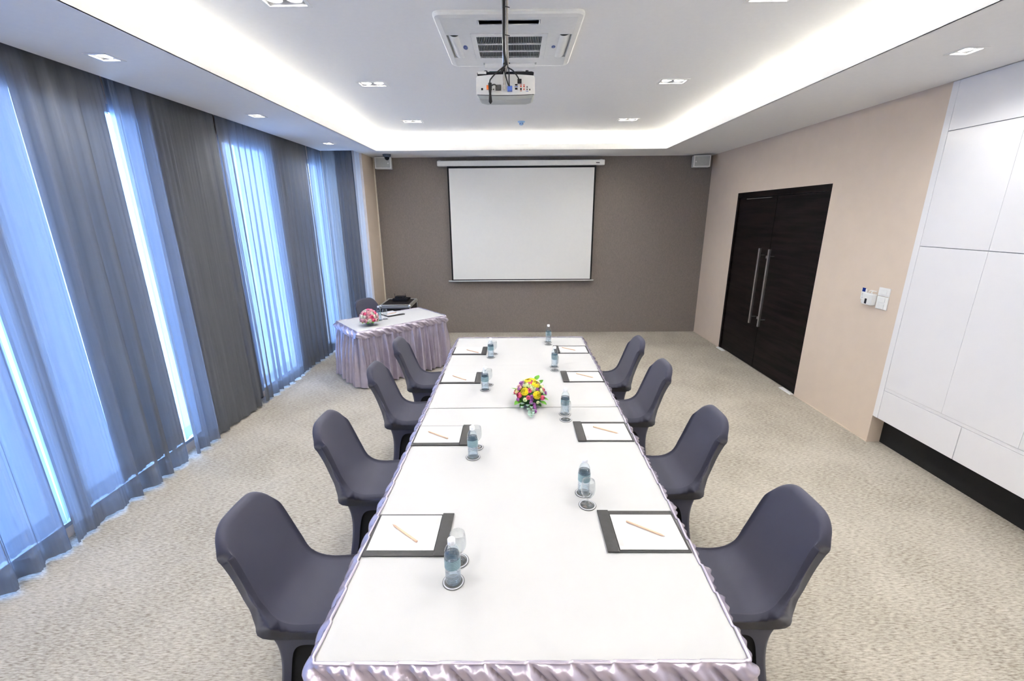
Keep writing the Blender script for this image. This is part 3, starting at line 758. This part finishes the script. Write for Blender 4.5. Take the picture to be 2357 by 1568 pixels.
    for sx in (.075, .350):
        for sy in (-.130, .130):
            build('leg', MB().tube([(sx, sy, .002), (sx, sy*.98, .40)], .011, 8), 'black_rubber', c, smooth=True)
    return c
ch0 = make_chair()
posn = ['nearest the viewer', 'second from the viewer', 'third from the viewer', 'farthest from the viewer']
CH = [(-1.085, y, 0, 'dark grey stretch-covered chair on the curtain side of the long table, '+posn[i]) for i, y in enumerate((1.625, 2.52, 3.53, 4.34))]
CH += [(1.170, y, PI, 'dark grey stretch-covered chair on the door side of the long table, '+posn[i]) for i, y in enumerate((1.67, 2.57, 3.56, 4.34))]
CH += [(-2.25, 6.585, R(-46), 'grey stretch-covered chair behind the small corner table with pink flowers')]
for i, (x, y, rz, lb) in enumerate(CH):
    o = ch0 if i == 0 else copy_tree(ch0)
    o.location = (x, y, 0); o.rotation_euler.z = rz
    tag(o, lb, 'chair', 'chairs in grey stretch covers')

# ------------------------------------------------------------------ tables, cloths and skirts
def path_ring(poly, r_, step):
    n = len(poly); P = []
    for i in range(n):
        a, b_, c = (Vector(poly[(i+k-1) % n]) for k in range(3))
        d1 = (b_-a).normalized(); d2 = (c-b_).normalized()
        p0 = b_-d1*r_; p2 = b_+d2*r_
        for k in range(6): t = k/5; P.append(p0*(1-t)**2+b_*2*t*(1-t)+p2*t*t)
    out = []; m_ = len(P); acc = 0
    for i in range(m_):
        a, b_ = P[i], P[(i+1) % m_]; L_ = (b_-a).length
        k = max(1, int(round(L_/step)))
        for q_ in range(k): out.append((a+(b_-a)*q_/k, acc+L_*q_/k))
        acc += L_
    res = []; m_ = len(out)
    for i in range(m_):
        t = (out[(i+1) % m_][0]-out[i-1][0]).normalized()
        res.append((out[i][0], Vector((t.y, -t.x)), out[i][1]))
    return res, acc
def table_skirt(poly, label, seed, per=.14, flare=.03, zt=.748, loc=(0, 0, 0)):
    r_ = random.Random(seed); ring, total = path_ring(poly, .012, .0065)
    n = round(total/per); P = total/n
    root = thing('table_skirt', label, 'table skirt', loc)
    ph = [r_.uniform(0, 6.28) for _ in range(6)]
    jit = [r_.uniform(-.15, .15) for _ in range(n+3)]; siz = [r_.uniform(.8, 1.25) for _ in range(n+3)]
    # gathered swag: each scallop is a slanting crescent that overlaps the next one
    NV = 14; rows = []
    for k in range(NV+1):
        v = k/NV; row = []
        for p, nr, s in ring:
            q_ = s/P - 1.05*v; i0 = math.floor(q_); f = q_-i0; sz = siz[i0 % n]
            saw = (f**.75)*(1-f**7)
            env = math.sin(PI*min(1, .10+v*.95))**.7
            o_ = .004+.32*P*sz*saw*env+.006*math.sin(2*PI*(3*f+1.2*v)+ph[1]+i0)*env+.012*v
            if v < .05: o_ = .001+.004*saw
            if v > .93: o_ *= .45
            fz = s/P-1.05; f2 = fz-math.floor(fz); dep = .092+.024*math.sin(PI*f2)**.7*sz
            lip = .003*math.sin(2*PI*f)*(1-v)
            pt = p+nr*o_
            row.append((pt.x, pt.y, zt+lip*.5-dep*v))
        rows.append(row)
    build('swag', MB().grid(rows, True, True), 'lilac_satin', root, smooth=True)
    # top binding: a soft cord that steps over itself at every scallop
    rows = []
    for k in range(7):
        a = 2*PI*k/6; row = []
        for p, nr, s in ring:
            q_ = s/P; f = q_-math.floor(q_); st = .010*f
            rr = .0055+.0015*math.sin(PI*f)
            pt = p+nr*(-.002+st*.6+rr*math.cos(a)); row.append((pt.x, pt.y, zt+.0005+st*.35+rr*.8*math.sin(a)))
        rows.append(row)
    build('binding', MB().grid(rows, True, True), 'lilac_satin', root, smooth=True)
    rows = []; NV = 14
    for k in range(NV+1):
        v = k/NV; z = zt-.075-(zt-.075-.018)*v; row = []
        for p, nr, s in ring:
            u = 2*PI*s/.105+1.3*math.sin(2*PI*s/(P*3.1)+ph[2])+.5*math.sin(2*PI*s/(P*1.4)+ph[3])
            a = (.026 if P < .15 else .036)*(.35+.65*min(1, v*2.2+.1))*(1+.35*math.sin(2*PI*s/.5+ph[4]))
            o_ = .014+flare*v+a*(math.sin(u)+.35*math.sin(2*u+ph[5]+1.5*v))+.005*math.sin(3.3*u+4*v)
            pt = p+nr*max(.004, o_); row.append((pt.x, pt.y, z+(.006*math.sin(u*.5) if k == NV else 0)))
        rows.append(row)
    build('pleated_drop', MB().grid(rows, True, True), 'lilac_satin', root, smooth=True)
    return root
def shrink(poly, d):
    c = sum((Vector(p) for p in poly), Vector((0, 0)))/len(poly)
    return [tuple(Vector(p)+(c-Vector(p)).normalized()*d) for p in poly]
def table(name, poly, label, group=None):
    t = thing(name, label, 'table', (0, 0, 0), 0, group)
    q_ = shrink(poly, .012)
    build('tabletop', MB().prism(q_, .70, .737), 'grey_plastic', t)
    for x, y in shrink(poly, .12): build('leg', MB().tube([(x, y, .002), (x, y, .70)], .016, 8), 'dark_metal', t, smooth=True)
def cloth(poly, label, group=None, creases=()):
    rows = []; a, b_, c, d = [Vector(p) for p in poly]; nu, nv = 56, 80   # a near-left b near-right c far-right d far-left
    for j in range(nv+1):
        row = []
        for i in range(nu+1):
            u = i/nu; v = j/nv; p = (a*(1-u)+b_*u)*(1-v)+(d*(1-u)+c*u)*v
            z = .7500+.0006*math.sin(7*u+3*v)
            for kind_, pos in creases:
                q_ = u if kind_ == 'u' else v; z += .0016*math.exp(-((q_-pos)/.012)**2)
            ed = min(u, 1-u, v, 1-v)
            if ed < .001: z -= .006
            row.append((p.x, p.y, z))
        rows.append(row)
    o = build('tablecloth', MB().grid(rows), 'white_cloth', None, smooth=True)
    tag(o, label, 'tablecloth', group)
    # hem folded under the edge
    lp = [a, b_, c, d]
    hm = MB(); hm.grid([[(p.x, p.y, .7445) for p in lp], [(p.x, p.y, .7425) for p in lp]], True)
    build('turned_edge', hm, 'white_cloth', o)
    return o
TF = [(-.660, 1.052), (.757, 1.060), (.775, 3.000), (-.655, 2.984)]
TB = [(-.655, 2.992), (.775, 3.008), (.797, 4.945), (-.661, 4.938)]
table('banquet_table', TF, 'near banquet table hidden under the white cloth and lilac skirt', 'banquet tables joined end to end')
table('banquet_table', TB, 'far banquet table hidden under the white cloth and lilac skirt', 'banquet tables joined end to end')
cloth(TF, 'white tablecloth on the near half of the long table', 'white cloths on the long table', (('u', .33), ('u', .655), ('v', .42)))
cloth(TB, 'white tablecloth on the far half of the long table', 'white cloths on the long table', (('u', .33), ('u', .655), ('v', .5)))
table_skirt([(-.660, 1.050), (.757, 1.058), (.775, 3.0), (.797, 4.948), (-.661, 4.940), (-.655, 2.99)], 'lilac satin gathered skirt around the long white table', 5)
TP = [(-1.965, 5.227), (-1.002, 6.167), (-1.518, 6.746), (-2.478, 5.849)]
table('presenter_table', TP, 'small skirted table standing askew before the corner curtain')
cloth(TP, 'white tablecloth on the small corner table')
table_skirt(TP, 'pleated lilac satin skirt around the small corner table', 11, per=.165, flare=.045)

# ------------------------------------------------------------------ things on the tables
ZT = .7512
def make_folder():
    t = thing('conference_folder', '', 'folder')
    build('cover', MB().box(-.180, .176, -.136, .132, 0, .004), 'leather', t, bevel=.0015)
    build('spine', MB().box(.124, .178, -.138, .135, .0042, .010), 'leather', t, bevel=.003)
    build('raised_edge', MB().box(-.178, .124, -.136, -.107, .0042, .0058), 'leather', t, bevel=.001)
    build('paper', MB().box(-.168, .121, -.105, .119, .0042, .0075), 'paper', t)
    build('grey_tab', MB().box(.100, .1205, .062, .100, .0076, .0082), 'tab_grey', t)
    return t
def make_pencil():
    t = thing('pencil', '', 'pencil')
    L_ = .178
    build('shaft', MB().tube([(-L_/2+.018, 0, .005), (L_/2, 0, .005)], .005, 6), 'pencil_wood', t)
    build('point', MB().tube([(-L_/2+.003, 0, .0048), (-L_/2+.018, 0, .005)], [.0009, .005], 8), 'pencil_wood', t)
    build('lead', MB().tube([(-L_/2, 0, .0048), (-L_/2+.003, 0, .0048)], [.0002, .0009], 6), 'graphite', t)
    return t
def make_coaster():
    t = thing('coaster', '', 'coaster')
    build('disc', MB().lathe([(.0425, 0), (.0435, .002), (.0425, .003)], 36), 'coaster_dark', t, smooth=False)
    build('ring', MB().lathe([(.0405, .0031), (.040, .0042), (.036, .0042), (.0355, .0031)], 36, 0, 0, False, False), 'coaster_light', t, smooth=True)
    return t
def make_bottle():
    t = thing('water_bottle', '', 'bottle')
    pr = [(.022, .0), (.029, .002), (.031, .008), (.0305, .020)]
    for k in range(6): z = .024+.0075*k; pr += [(.0305, z), (.0288, z+.0028), (.0305, z+.0056)]
    pr += [(.0308, .072), (.0312, .076), (.0312, .120), (.0300, .126), (.0305, .133), (.0295, .142), (.026, .155), (.020, .166), (.0135, .174), (.0125, .178), (.0125, .182)]
    build('body', MB().lathe(pr, 28, 0, 0, True, False), 'bottle_plastic', t, smooth=True)
    wp = [(r_-.0012, z+.001) for r_, z in pr if z < .128]+[(.0288, .132)]
    build('water', MB().lathe(wp, 24), 'water', t, smooth=True)
    build('label', MB().lathe([(.0316, .076), (.0316, .118)], 32, 0, 0, False, False), 'bottle_label', t, smooth=True)
    build('neck_ring', MB().lathe([(.0128, .177), (.0150, .178), (.0150, .180), (.0128, .181)], 20, 0, 0, False, False), 'bottle_cap', t, smooth=True)
    build('cap', MB().lathe([(.0146, .181), (.0150, .183), (.0148, .197), (.0135, .199), (.004, .1995)], 24), 'bottle_cap', t, smooth=True)
    return t
def make_goblet():
    t = thing('water_goblet', '', 'glass')
    build('foot', MB().lathe([(.031, 0), (.031, .0016), (.020, .004), (.008, .008), (.0055, .014)], 28, 0, 0, True, False), 'clear_glass', t, smooth=True)
    build('stem', MB().lathe([(.0055, .014), (.0048, .020), (.0075, .026), (.0050, .032), (.0060, .038), (.010, .042)], 16, 0, 0, False, False), 'clear_glass', t, smooth=True)
    build('bowl', MB().lathe([(.010, .042), (.024, .052), (.033, .068), (.036, .088), (.0345, .110), (.031, .135), (.0298, .135), (.0332, .110), (.0347, .088), (.032, .069), (.022, .054), (.004, .046)], 32, 0, 0, False, True), 'clear_glass', t, smooth=True)
    return t
fo0, pe0, co0, bo0, go0 = make_folder(), make_pencil(), make_coaster(), make_bottle(), make_goblet()
used = {}
def put(proto, x, y, rz, label, cat, group, z=ZT):
    o = proto if proto.name not in used else copy_tree(proto)
    used[proto.name] = 1
    o.location = (x, y, z); o.rotation_euler = (0, 0, rz)
    return tag(o, label, cat, group)
PADL = [(-.472, 1.637), (-.476, 2.556), (-.470, 3.602), (-.470, 4.406)]
PADR = [(.570, 1.652), (.578, 2.595), (.596, 3.620), (.600, 4.432)]
BL = [(-.245, 1.372), (-.251, 2.288), (-.245, 3.330), (-.242, 4.191)]
GL = [(-.238, 1.478), (-.240, 2.402), (-.224, 3.442), (-.216, 4.305)]
BR = [(.352, 1.935), (.361, 2.865), (.377, 3.890), (.384, 4.740)]
GR = [(.356, 1.837), (.357, 2.775), (.373, 3.793), (.379, 4.640)]
PEL = [((-.572, 1.691), (-.432, 1.577)), ((-.578, 2.591), (-.435, 2.497)), ((-.560, 3.640), (-.428, 3.531)), ((-.519, 4.427), (-.380, 4.317))]
PER = [((.664, 1.604), (.513, 1.707)), ((.677, 2.551), (.527, 2.649)), ((.696, 3.568), (.555, 3.680)), ((.646, 4.375), (.516, 4.487))]
seat = ['nearest seat', 'second seat', 'third seat', 'farthest seat']
for side, P_, B_, G_, E_, rz in (('curtain side', PADL, BL, GL, PEL, 0), ('door side', PADR, BR, GR, PER, PI)):
    for i in range(4):
        at = 'at the %s, %s of the long table' % (seat[i], side)
        put(fo0, *P_[i], rz+rnd.uniform(-.01, .01), 'black folder with white paper '+at, 'folder', 'black folders on the long table')
        (x0, y0), (x1, y1) = E_[i]
        put(pe0, (x0+x1)/2, (y0+y1)/2, math.atan2(y1-y0, x1-x0), 'wooden pencil on the paper '+at, 'pencil', 'pencils on the folders', ZT+.0077)
        put(co0, *B_[i], 0, 'dark coaster under the bottle '+at, 'coaster', 'coasters on the long table')
        put(bo0, *B_[i], rnd.uniform(0, 6), 'clear water bottle '+at, 'bottle', 'water bottles on the long table', ZT+.0044)
        put(co0, *G_[i], 0, 'dark coaster under the goblet '+at, 'coaster', 'coasters on the long table')
        put(go0, *G_[i], 0, 'empty stemmed goblet '+at, 'glass', 'goblets on the long table', ZT+.0044)
cr = 'on the small corner table'
put(fo0, -1.835, 6.275, R(-46.2), 'black leather folder with white paper '+cr, 'folder', None)
put(pe0, -1.82, 6.26, R(55), 'wooden pencil on the paper '+cr, 'pencil', None, ZT+.0077)
put(co0, -1.880, 5.865, 0, 'coaster under the water bottle '+cr, 'coaster', None)
put(bo0, -1.880, 5.865, 0, 'clear water bottle behind the pink flowers '+cr, 'bottle', None, ZT+.0044)
put(co0, -1.822, 5.945, 0, 'coaster under the goblet '+cr, 'coaster', None)
put(go0, -1.822, 5.945, 0, 'empty stemmed goblet behind the pink flowers '+cr, 'glass', None, ZT+.0044)

# ------------------------------------------------------------------ flowers
def petal(mb, az, wd, el0, el1, rad, ruffle, seed, lift=0):
    r_ = random.Random(seed); rows = []
    for i in range(5):
        f = i/4; row = []
        for j in range(5):
            g_ = -1+2*j/4; wf = math.sin(PI*(.18+.72*f))**.6
            a = az+g_*wd*wf; e = el0+(el1-el0)*f*(1-.16*g_*g_)
            rr = rad*(1+ruffle*f*f*(.25+.75*math.sin(3*g_+seed))+lift*f)
            row.append((rr*math.cos(e)*math.cos(a), rr*math.cos(e)*math.sin(a), rr*math.sin(e)))
        rows.append(row)
    mb.grid(rows)
def rose(layers, seed, ruffle=.06):
    mb = MB()
    for l, (n, rad, e1) in enumerate(layers):
        for k in range(n): petal(mb, 2*PI*k/n+l*.7, PI/n*1.5, R(-55), R(e1), rad, ruffle, seed+l*10+k)
    return mb
FL = {'rose': rose([(3, .40, 80), (4, .58, 72), (5, .76, 60), (6, .92, 46), (7, 1.0, 28)], 1, .07),
      'bud': rose([(3, .6, 82), (4, .8, 74), (4, 1.0, 62)], 5, .03),
      'frill': rose([(5, .45, 84), (7, .62, 76), (9, .8, 64), (10, .92, 48), (11, 1.0, 30)], 9, .16)}
FM = {}
def flower(kind, mt_, parent, pos, rad, direc, name='flower', squash=.85):
    if (kind, mt_) not in FM:
        me = bpy.data.meshes.new(name); me.from_pydata(FL[kind].v, [], FL[kind].f); me.materials.append(M[mt_])
        me.polygons.foreach_set('use_smooth', [True]*len(me.polygons)); FM[(kind, mt_)] = me
    o = link(name, FM[(kind, mt_)], parent)
    o.location = pos; o.scale = (rad, rad, rad*squash)
    o.rotation_mode = 'QUATERNION'; o.rotation_quaternion = Vector((0, 0, 1)).rotation_difference(Vector(direc).normalized()) @ Matrix.Rotation(rnd.uniform(0, 6), 3, 'Z').to_quaternion()
    return o
def leaf_mesh(l_, w_, fold=.25, round_=False):
    mb = MB(); rows = []
    for i in range(7):
        f = i/6; ww = w_*(math.sin(PI*f)**(.5 if round_ else .8)) if 0 < f < 1 else .0005
        rows.append([(l_*f, -ww, ww*fold-.15*l_*f*f), (l_*f, 0, -.15*l_*f*f), (l_*f, ww, ww*fold-.15*l_*f*f)])
    return mb.grid(rows)
def leaf(parent, pos, direc, l_, w_, mt_, round_=False, name='leaf'):
    o = build(name, leaf_mesh(l_, w_, .25, round_), mt_, parent, smooth=True)
    d = Vector(direc).normalized(); o.location = pos
    z = Vector((0, 0, 1)); y = z.cross(d).normalized(); z2 = d.cross(y)
    o.rotation_euler = Matrix((d, y, z2)).transposed().to_euler()
    return o
fa = thing('flower_arrangement', 'domed centrepiece of yellow, pink, green and purple flowers on the long table', 'flowers', (.115, 3.06, ZT+.003))
build('dish', MB().lathe([(.050, 0), (.062, .002), (.075, .030), (.078, .045), (.074, .045), (.060, .006)], 28, 0, 0, True, True), 'clear_glass', fa, smooth=True)
build('foliage_base', MB().lathe([(.060, .008), (.085, .030), (.105, .065), (.098, .11), (.07, .15), (.03, .17)], 20), 'leaf_dark', fa, smooth=True)
def dome(px, py, Rd=.118, hz=.165, z0=.035):
    # flower placed on the dome as seen from the front: px,py are in metres across and up on the dome face
    pass
def ondome(az, el, rx=.118, rz_=.135, z0=.045):
    a, e = R(az), R(el); return (rx*math.cos(e)*math.cos(a), rx*math.cos(e)*math.sin(a), z0+rz_*math.sin(e)), (math.cos(e)*math.cos(a), math.cos(e)*math.sin(a), math.sin(e)*.9)
spec = [  # az (270 faces the viewer), el, radius, kind, material
    (243, 38, .031, 'frill', 'yellow_petal'), (297, 26, .031, 'frill', 'yellow_petal'), (318, 62, .033, 'rose', 'yellow_petal'), (215, 82, .030, 'rose', 'yellow_petal'), (60, 74, .028, 'rose', 'yellow_petal'), (196, 30, .024, 'rose', 'cream_petal'),
    (285, 50, .026, 'rose', 'green_white_petal'), (228, 64, .026, 'rose', 'green_white_petal'), (262, 62, .018, 'bud', 'green_white_petal'), (130, 66, .026, 'rose', 'green_white_petal'), (40, 50, .026, 'rose', 'green_white_petal'), (330, 34, .020, 'bud', 'green_white_petal'), (250, 12, .017, 'bud', 'green_white_petal'), (5, 40, .020, 'bud', 'green_white_petal'), (95, 45, .024, 'rose', 'green_white_petal'), (298, 2, .013, 'bud', 'green_white_petal'),
    (266, 43, .020, 'bud', 'pink_petal'), (262, 20, .017, 'bud', 'pink_petal'), (222, 22, .023, 'rose', 'pink_petal'), (322, 12, .020, 'bud', 'pink_petal'), (345, 32, .018, 'bud', 'pink_petal'), (265, 78, .024, 'rose', 'pink_petal'), (202, 46, .018, 'rose', 'light_pink_petal'), (180, 20, .020, 'rose', 'pink_petal'), (90, 20, .022, 'rose', 'pink_petal'), (140, 30, .022, 'rose', 'light_pink_petal'), (30, 22, .020, 'rose', 'pink_petal')]
for az, el, rad, kd, mt_ in spec:
    p, d = ondome(az, el); flower(kd, mt_, fa, p, rad, d)
for az, el in ((210, 58), (207, 40), (190, 66), (274, 24), (274, 14), (272, 5), (306, 44), (250, 76), (300, 84), (222, 8), (150, 50), (345, 60), (60, 30), (120, 15), (0, 15)):
    p, d = ondome(az, el, .125, .138); flower('frill', 'purple_petal', fa, p, .0135, d)
for k, (x, y, z) in enumerate([(.026, -.125, .045), (.029, -.138, .034), (.031, -.150, .024), (.032, -.164, .016), (.033, -.178, .013)]): flower('frill', 'purple_petal', fa, (x, y, z), .012, (0, -1, .1))
for az, z, l_, w_, mt_ in ((222, .045, .075, .026, 'leaf_green'), (238, .03, .06, .020, 'leaf_dark'), (325, .035, .065, .020, 'leaf_green'), (345, .05, .06, .018, 'leaf_green'), (305, .03, .055, .016, 'leaf_dark'), (180, .10, .06, .010, 'leaf_green'), (20, .05, .06, .02, 'leaf_green'), (60, .15, .07, .02, 'leaf_green'), (45, .12, .07, .022, 'leaf_green'), (100, .05, .07, .02, 'leaf_green'), (150, .05, .07, .02, 'leaf_green'), (270, .03, .06, .018, 'leaf_dark')):
    a = R(az); leaf(fa, (.085*math.cos(a), .085*math.sin(a), z), (math.cos(a), math.sin(a), -.05 if z < .09 else .6), l_, w_, mt_)
# trailing eucalyptus towards the viewer
for k, (x, y, z, az, l_) in enumerate([(-.030, -.095, .064, 235, .040), (-.045, -.105, .045, 215, .036), (-.018, -.11, .040, 262, .042), (.002, -.105, .055, 280, .042), (-.052, -.118, .028, 230, .034), (.008, -.125, .034, 262, .040), (-.010, -.135, .025, 250, .036), (.018, -.140, .022, 290, .034), (.000, -.150, .016, 240, .032), (.012, -.165, .018, 285, .030), (-.004, -.170, .017, 235, .028), (.006, -.185, .016, 290, .026), (-.006, -.190, .015, 240, .026), (.000, -.205, .014, 270, .026)]):
    y = -.095+(y+.095)*1.45; l_ *= .82
    a = R(az); leaf(fa, (x, y, z), (math.cos(a), math.sin(a), .15 if z > .02 else .12), l_, .0135, 'eucalyptus', True)
build('stem', MB().tube(cv([(-.01, -.08, .05), (0, -.13, .03), (.003, -.19, .014), (0, -.265, .012)]), .0018, 6), 'leaf_green', fa)
pf = thing('flower_arrangement', 'round bouquet of pink and white flowers in a low glass vase on the corner table', 'flowers', (-1.925, 5.585, ZT))
build('vase', MB().lathe([(.048, 0), (.052, .002), (.052, .075), (.049, .075), (.049, .010), (.0, .008)], 28, 0, 0, True, False), 'clear_glass', pf, smooth=True)
build('water', MB().lathe([(.046, .011), (.046, .032)], 24), 'water', pf, smooth=True)
for k in range(12):
    a = 2*PI*k/12; build('stem', MB().tube([(.035*math.cos(a+.8), .035*math.sin(a+.8), .012), (.03*math.cos(a), .03*math.sin(a), .09)], .003, 5), 'leaf_green', pf)
build('foliage_base', MB().lathe([(.045, .062), (.085, .080), (.10, .11), (.08, .16), (.03, .185)], 18), 'leaf_dark', pf, smooth=True)
k = 0; cols = ['light_pink_petal', 'white_petal', 'pink_petal', 'white_petal', 'light_pink_petal', 'pink_petal', 'white_petal', 'light_pink_petal']
for el, n in ((-8, 13), (18, 13), (42, 10), (65, 6), (88, 1)):
    for j in range(n):
        p, d = ondome(360*j/n+el*1.7, el, .108, .105, .098); mt_ = rnd.choice(cols)
        flower('frill' if mt_ == 'light_pink_petal' else 'rose' if mt_ == 'white_petal' else 'bud', mt_, pf, p, rnd.uniform(.024, .031), d); k += 1
for j in range(11):
    a = 2*PI*j/11+.3; leaf(pf, (.07*math.cos(a), .07*math.sin(a), .082), (math.cos(a), math.sin(a), -.35), .07, .016, 'leaf_green')

# ------------------------------------------------------------------ flight case and receiver in the corner
fc = thing('flight_case', 'black flight case with aluminium edges in the far left corner', 'equipment case', (-2.01, 7.42, 0), R(1.5))
hx, hy, H = .255, .30, .72
build('body', MB().box(-hx+.008, hx-.008, -hy+.008, hy-.008, .05, H-.045), 'black_plastic', fc)
build('lid', MB().box(-hx+.008, hx-.008, -hy+.008, hy-.008, H-.040, H-.004), 'black_plastic', fc)
def frame_bars(z0, z1):
    f = MB(); e = .03
    f.box(-hx, hx, -hy, -hy+e, z0, z1); f.box(-hx, hx, hy-e, hy, z0, z1); f.box(-hx, -hx+e, -hy+e, hy-e, z0, z1); f.box(hx-e, hx, -hy+e, hy-e, z0, z1); return f
build('edge_rail', frame_bars(H-.022, H), 'aluminium', fc, bevel=.003); build('edge_rail', frame_bars(H-.060, H-.026), 'aluminium', fc, bevel=.003); build('edge_rail', frame_bars(.05, .075), 'aluminium', fc, bevel=.003)
for sx in (-1, 1):
    for sy in (-1, 1):
        build('corner_post', MB().box(sx*hx-.012, sx*hx+.012, sy*hy-.012, sy*hy+.012, .075, H-.06), 'aluminium', fc, bevel=.003)
        build('ball_corner', MB().lathe([(.006, H-.058), (.022, H-.046), (.026, H-.030), (.022, H-.012), (.008, H+.001)], 14, sx*(hx-.01), sy*(hy-.01)), 'aluminium', fc, smooth=True)
        build('foot', MB().lathe([(.025, 0), (.025, .05)], 14, sx*(hx-.05), sy*(hy-.05)), 'black_rubber', fc)
rv = thing('wireless_receiver', 'small black microphone receiver with two aerials on the flight case', 'receiver', (-1.985, 7.50, H), R(-3))
build('body', MB().box(-.14, .12, -.06, .08, 0, .045), 'black_plastic', rv, bevel=.004)
build('upper_unit', MB().box(-.10, .07, -.03, .07, .045, .080), 'black_plastic', rv, bevel=.006)
for x in (-.13, .06): build('aerial', MB().tube([(x, .06, .03), (x-.004, .06, .115)], .004, 6), 'black_rubber', rv)
build('handset', MB().tube([(.03, -.03, .055), (.15, .04, .040)], .018, 10), 'black_plastic', rv, smooth=True)
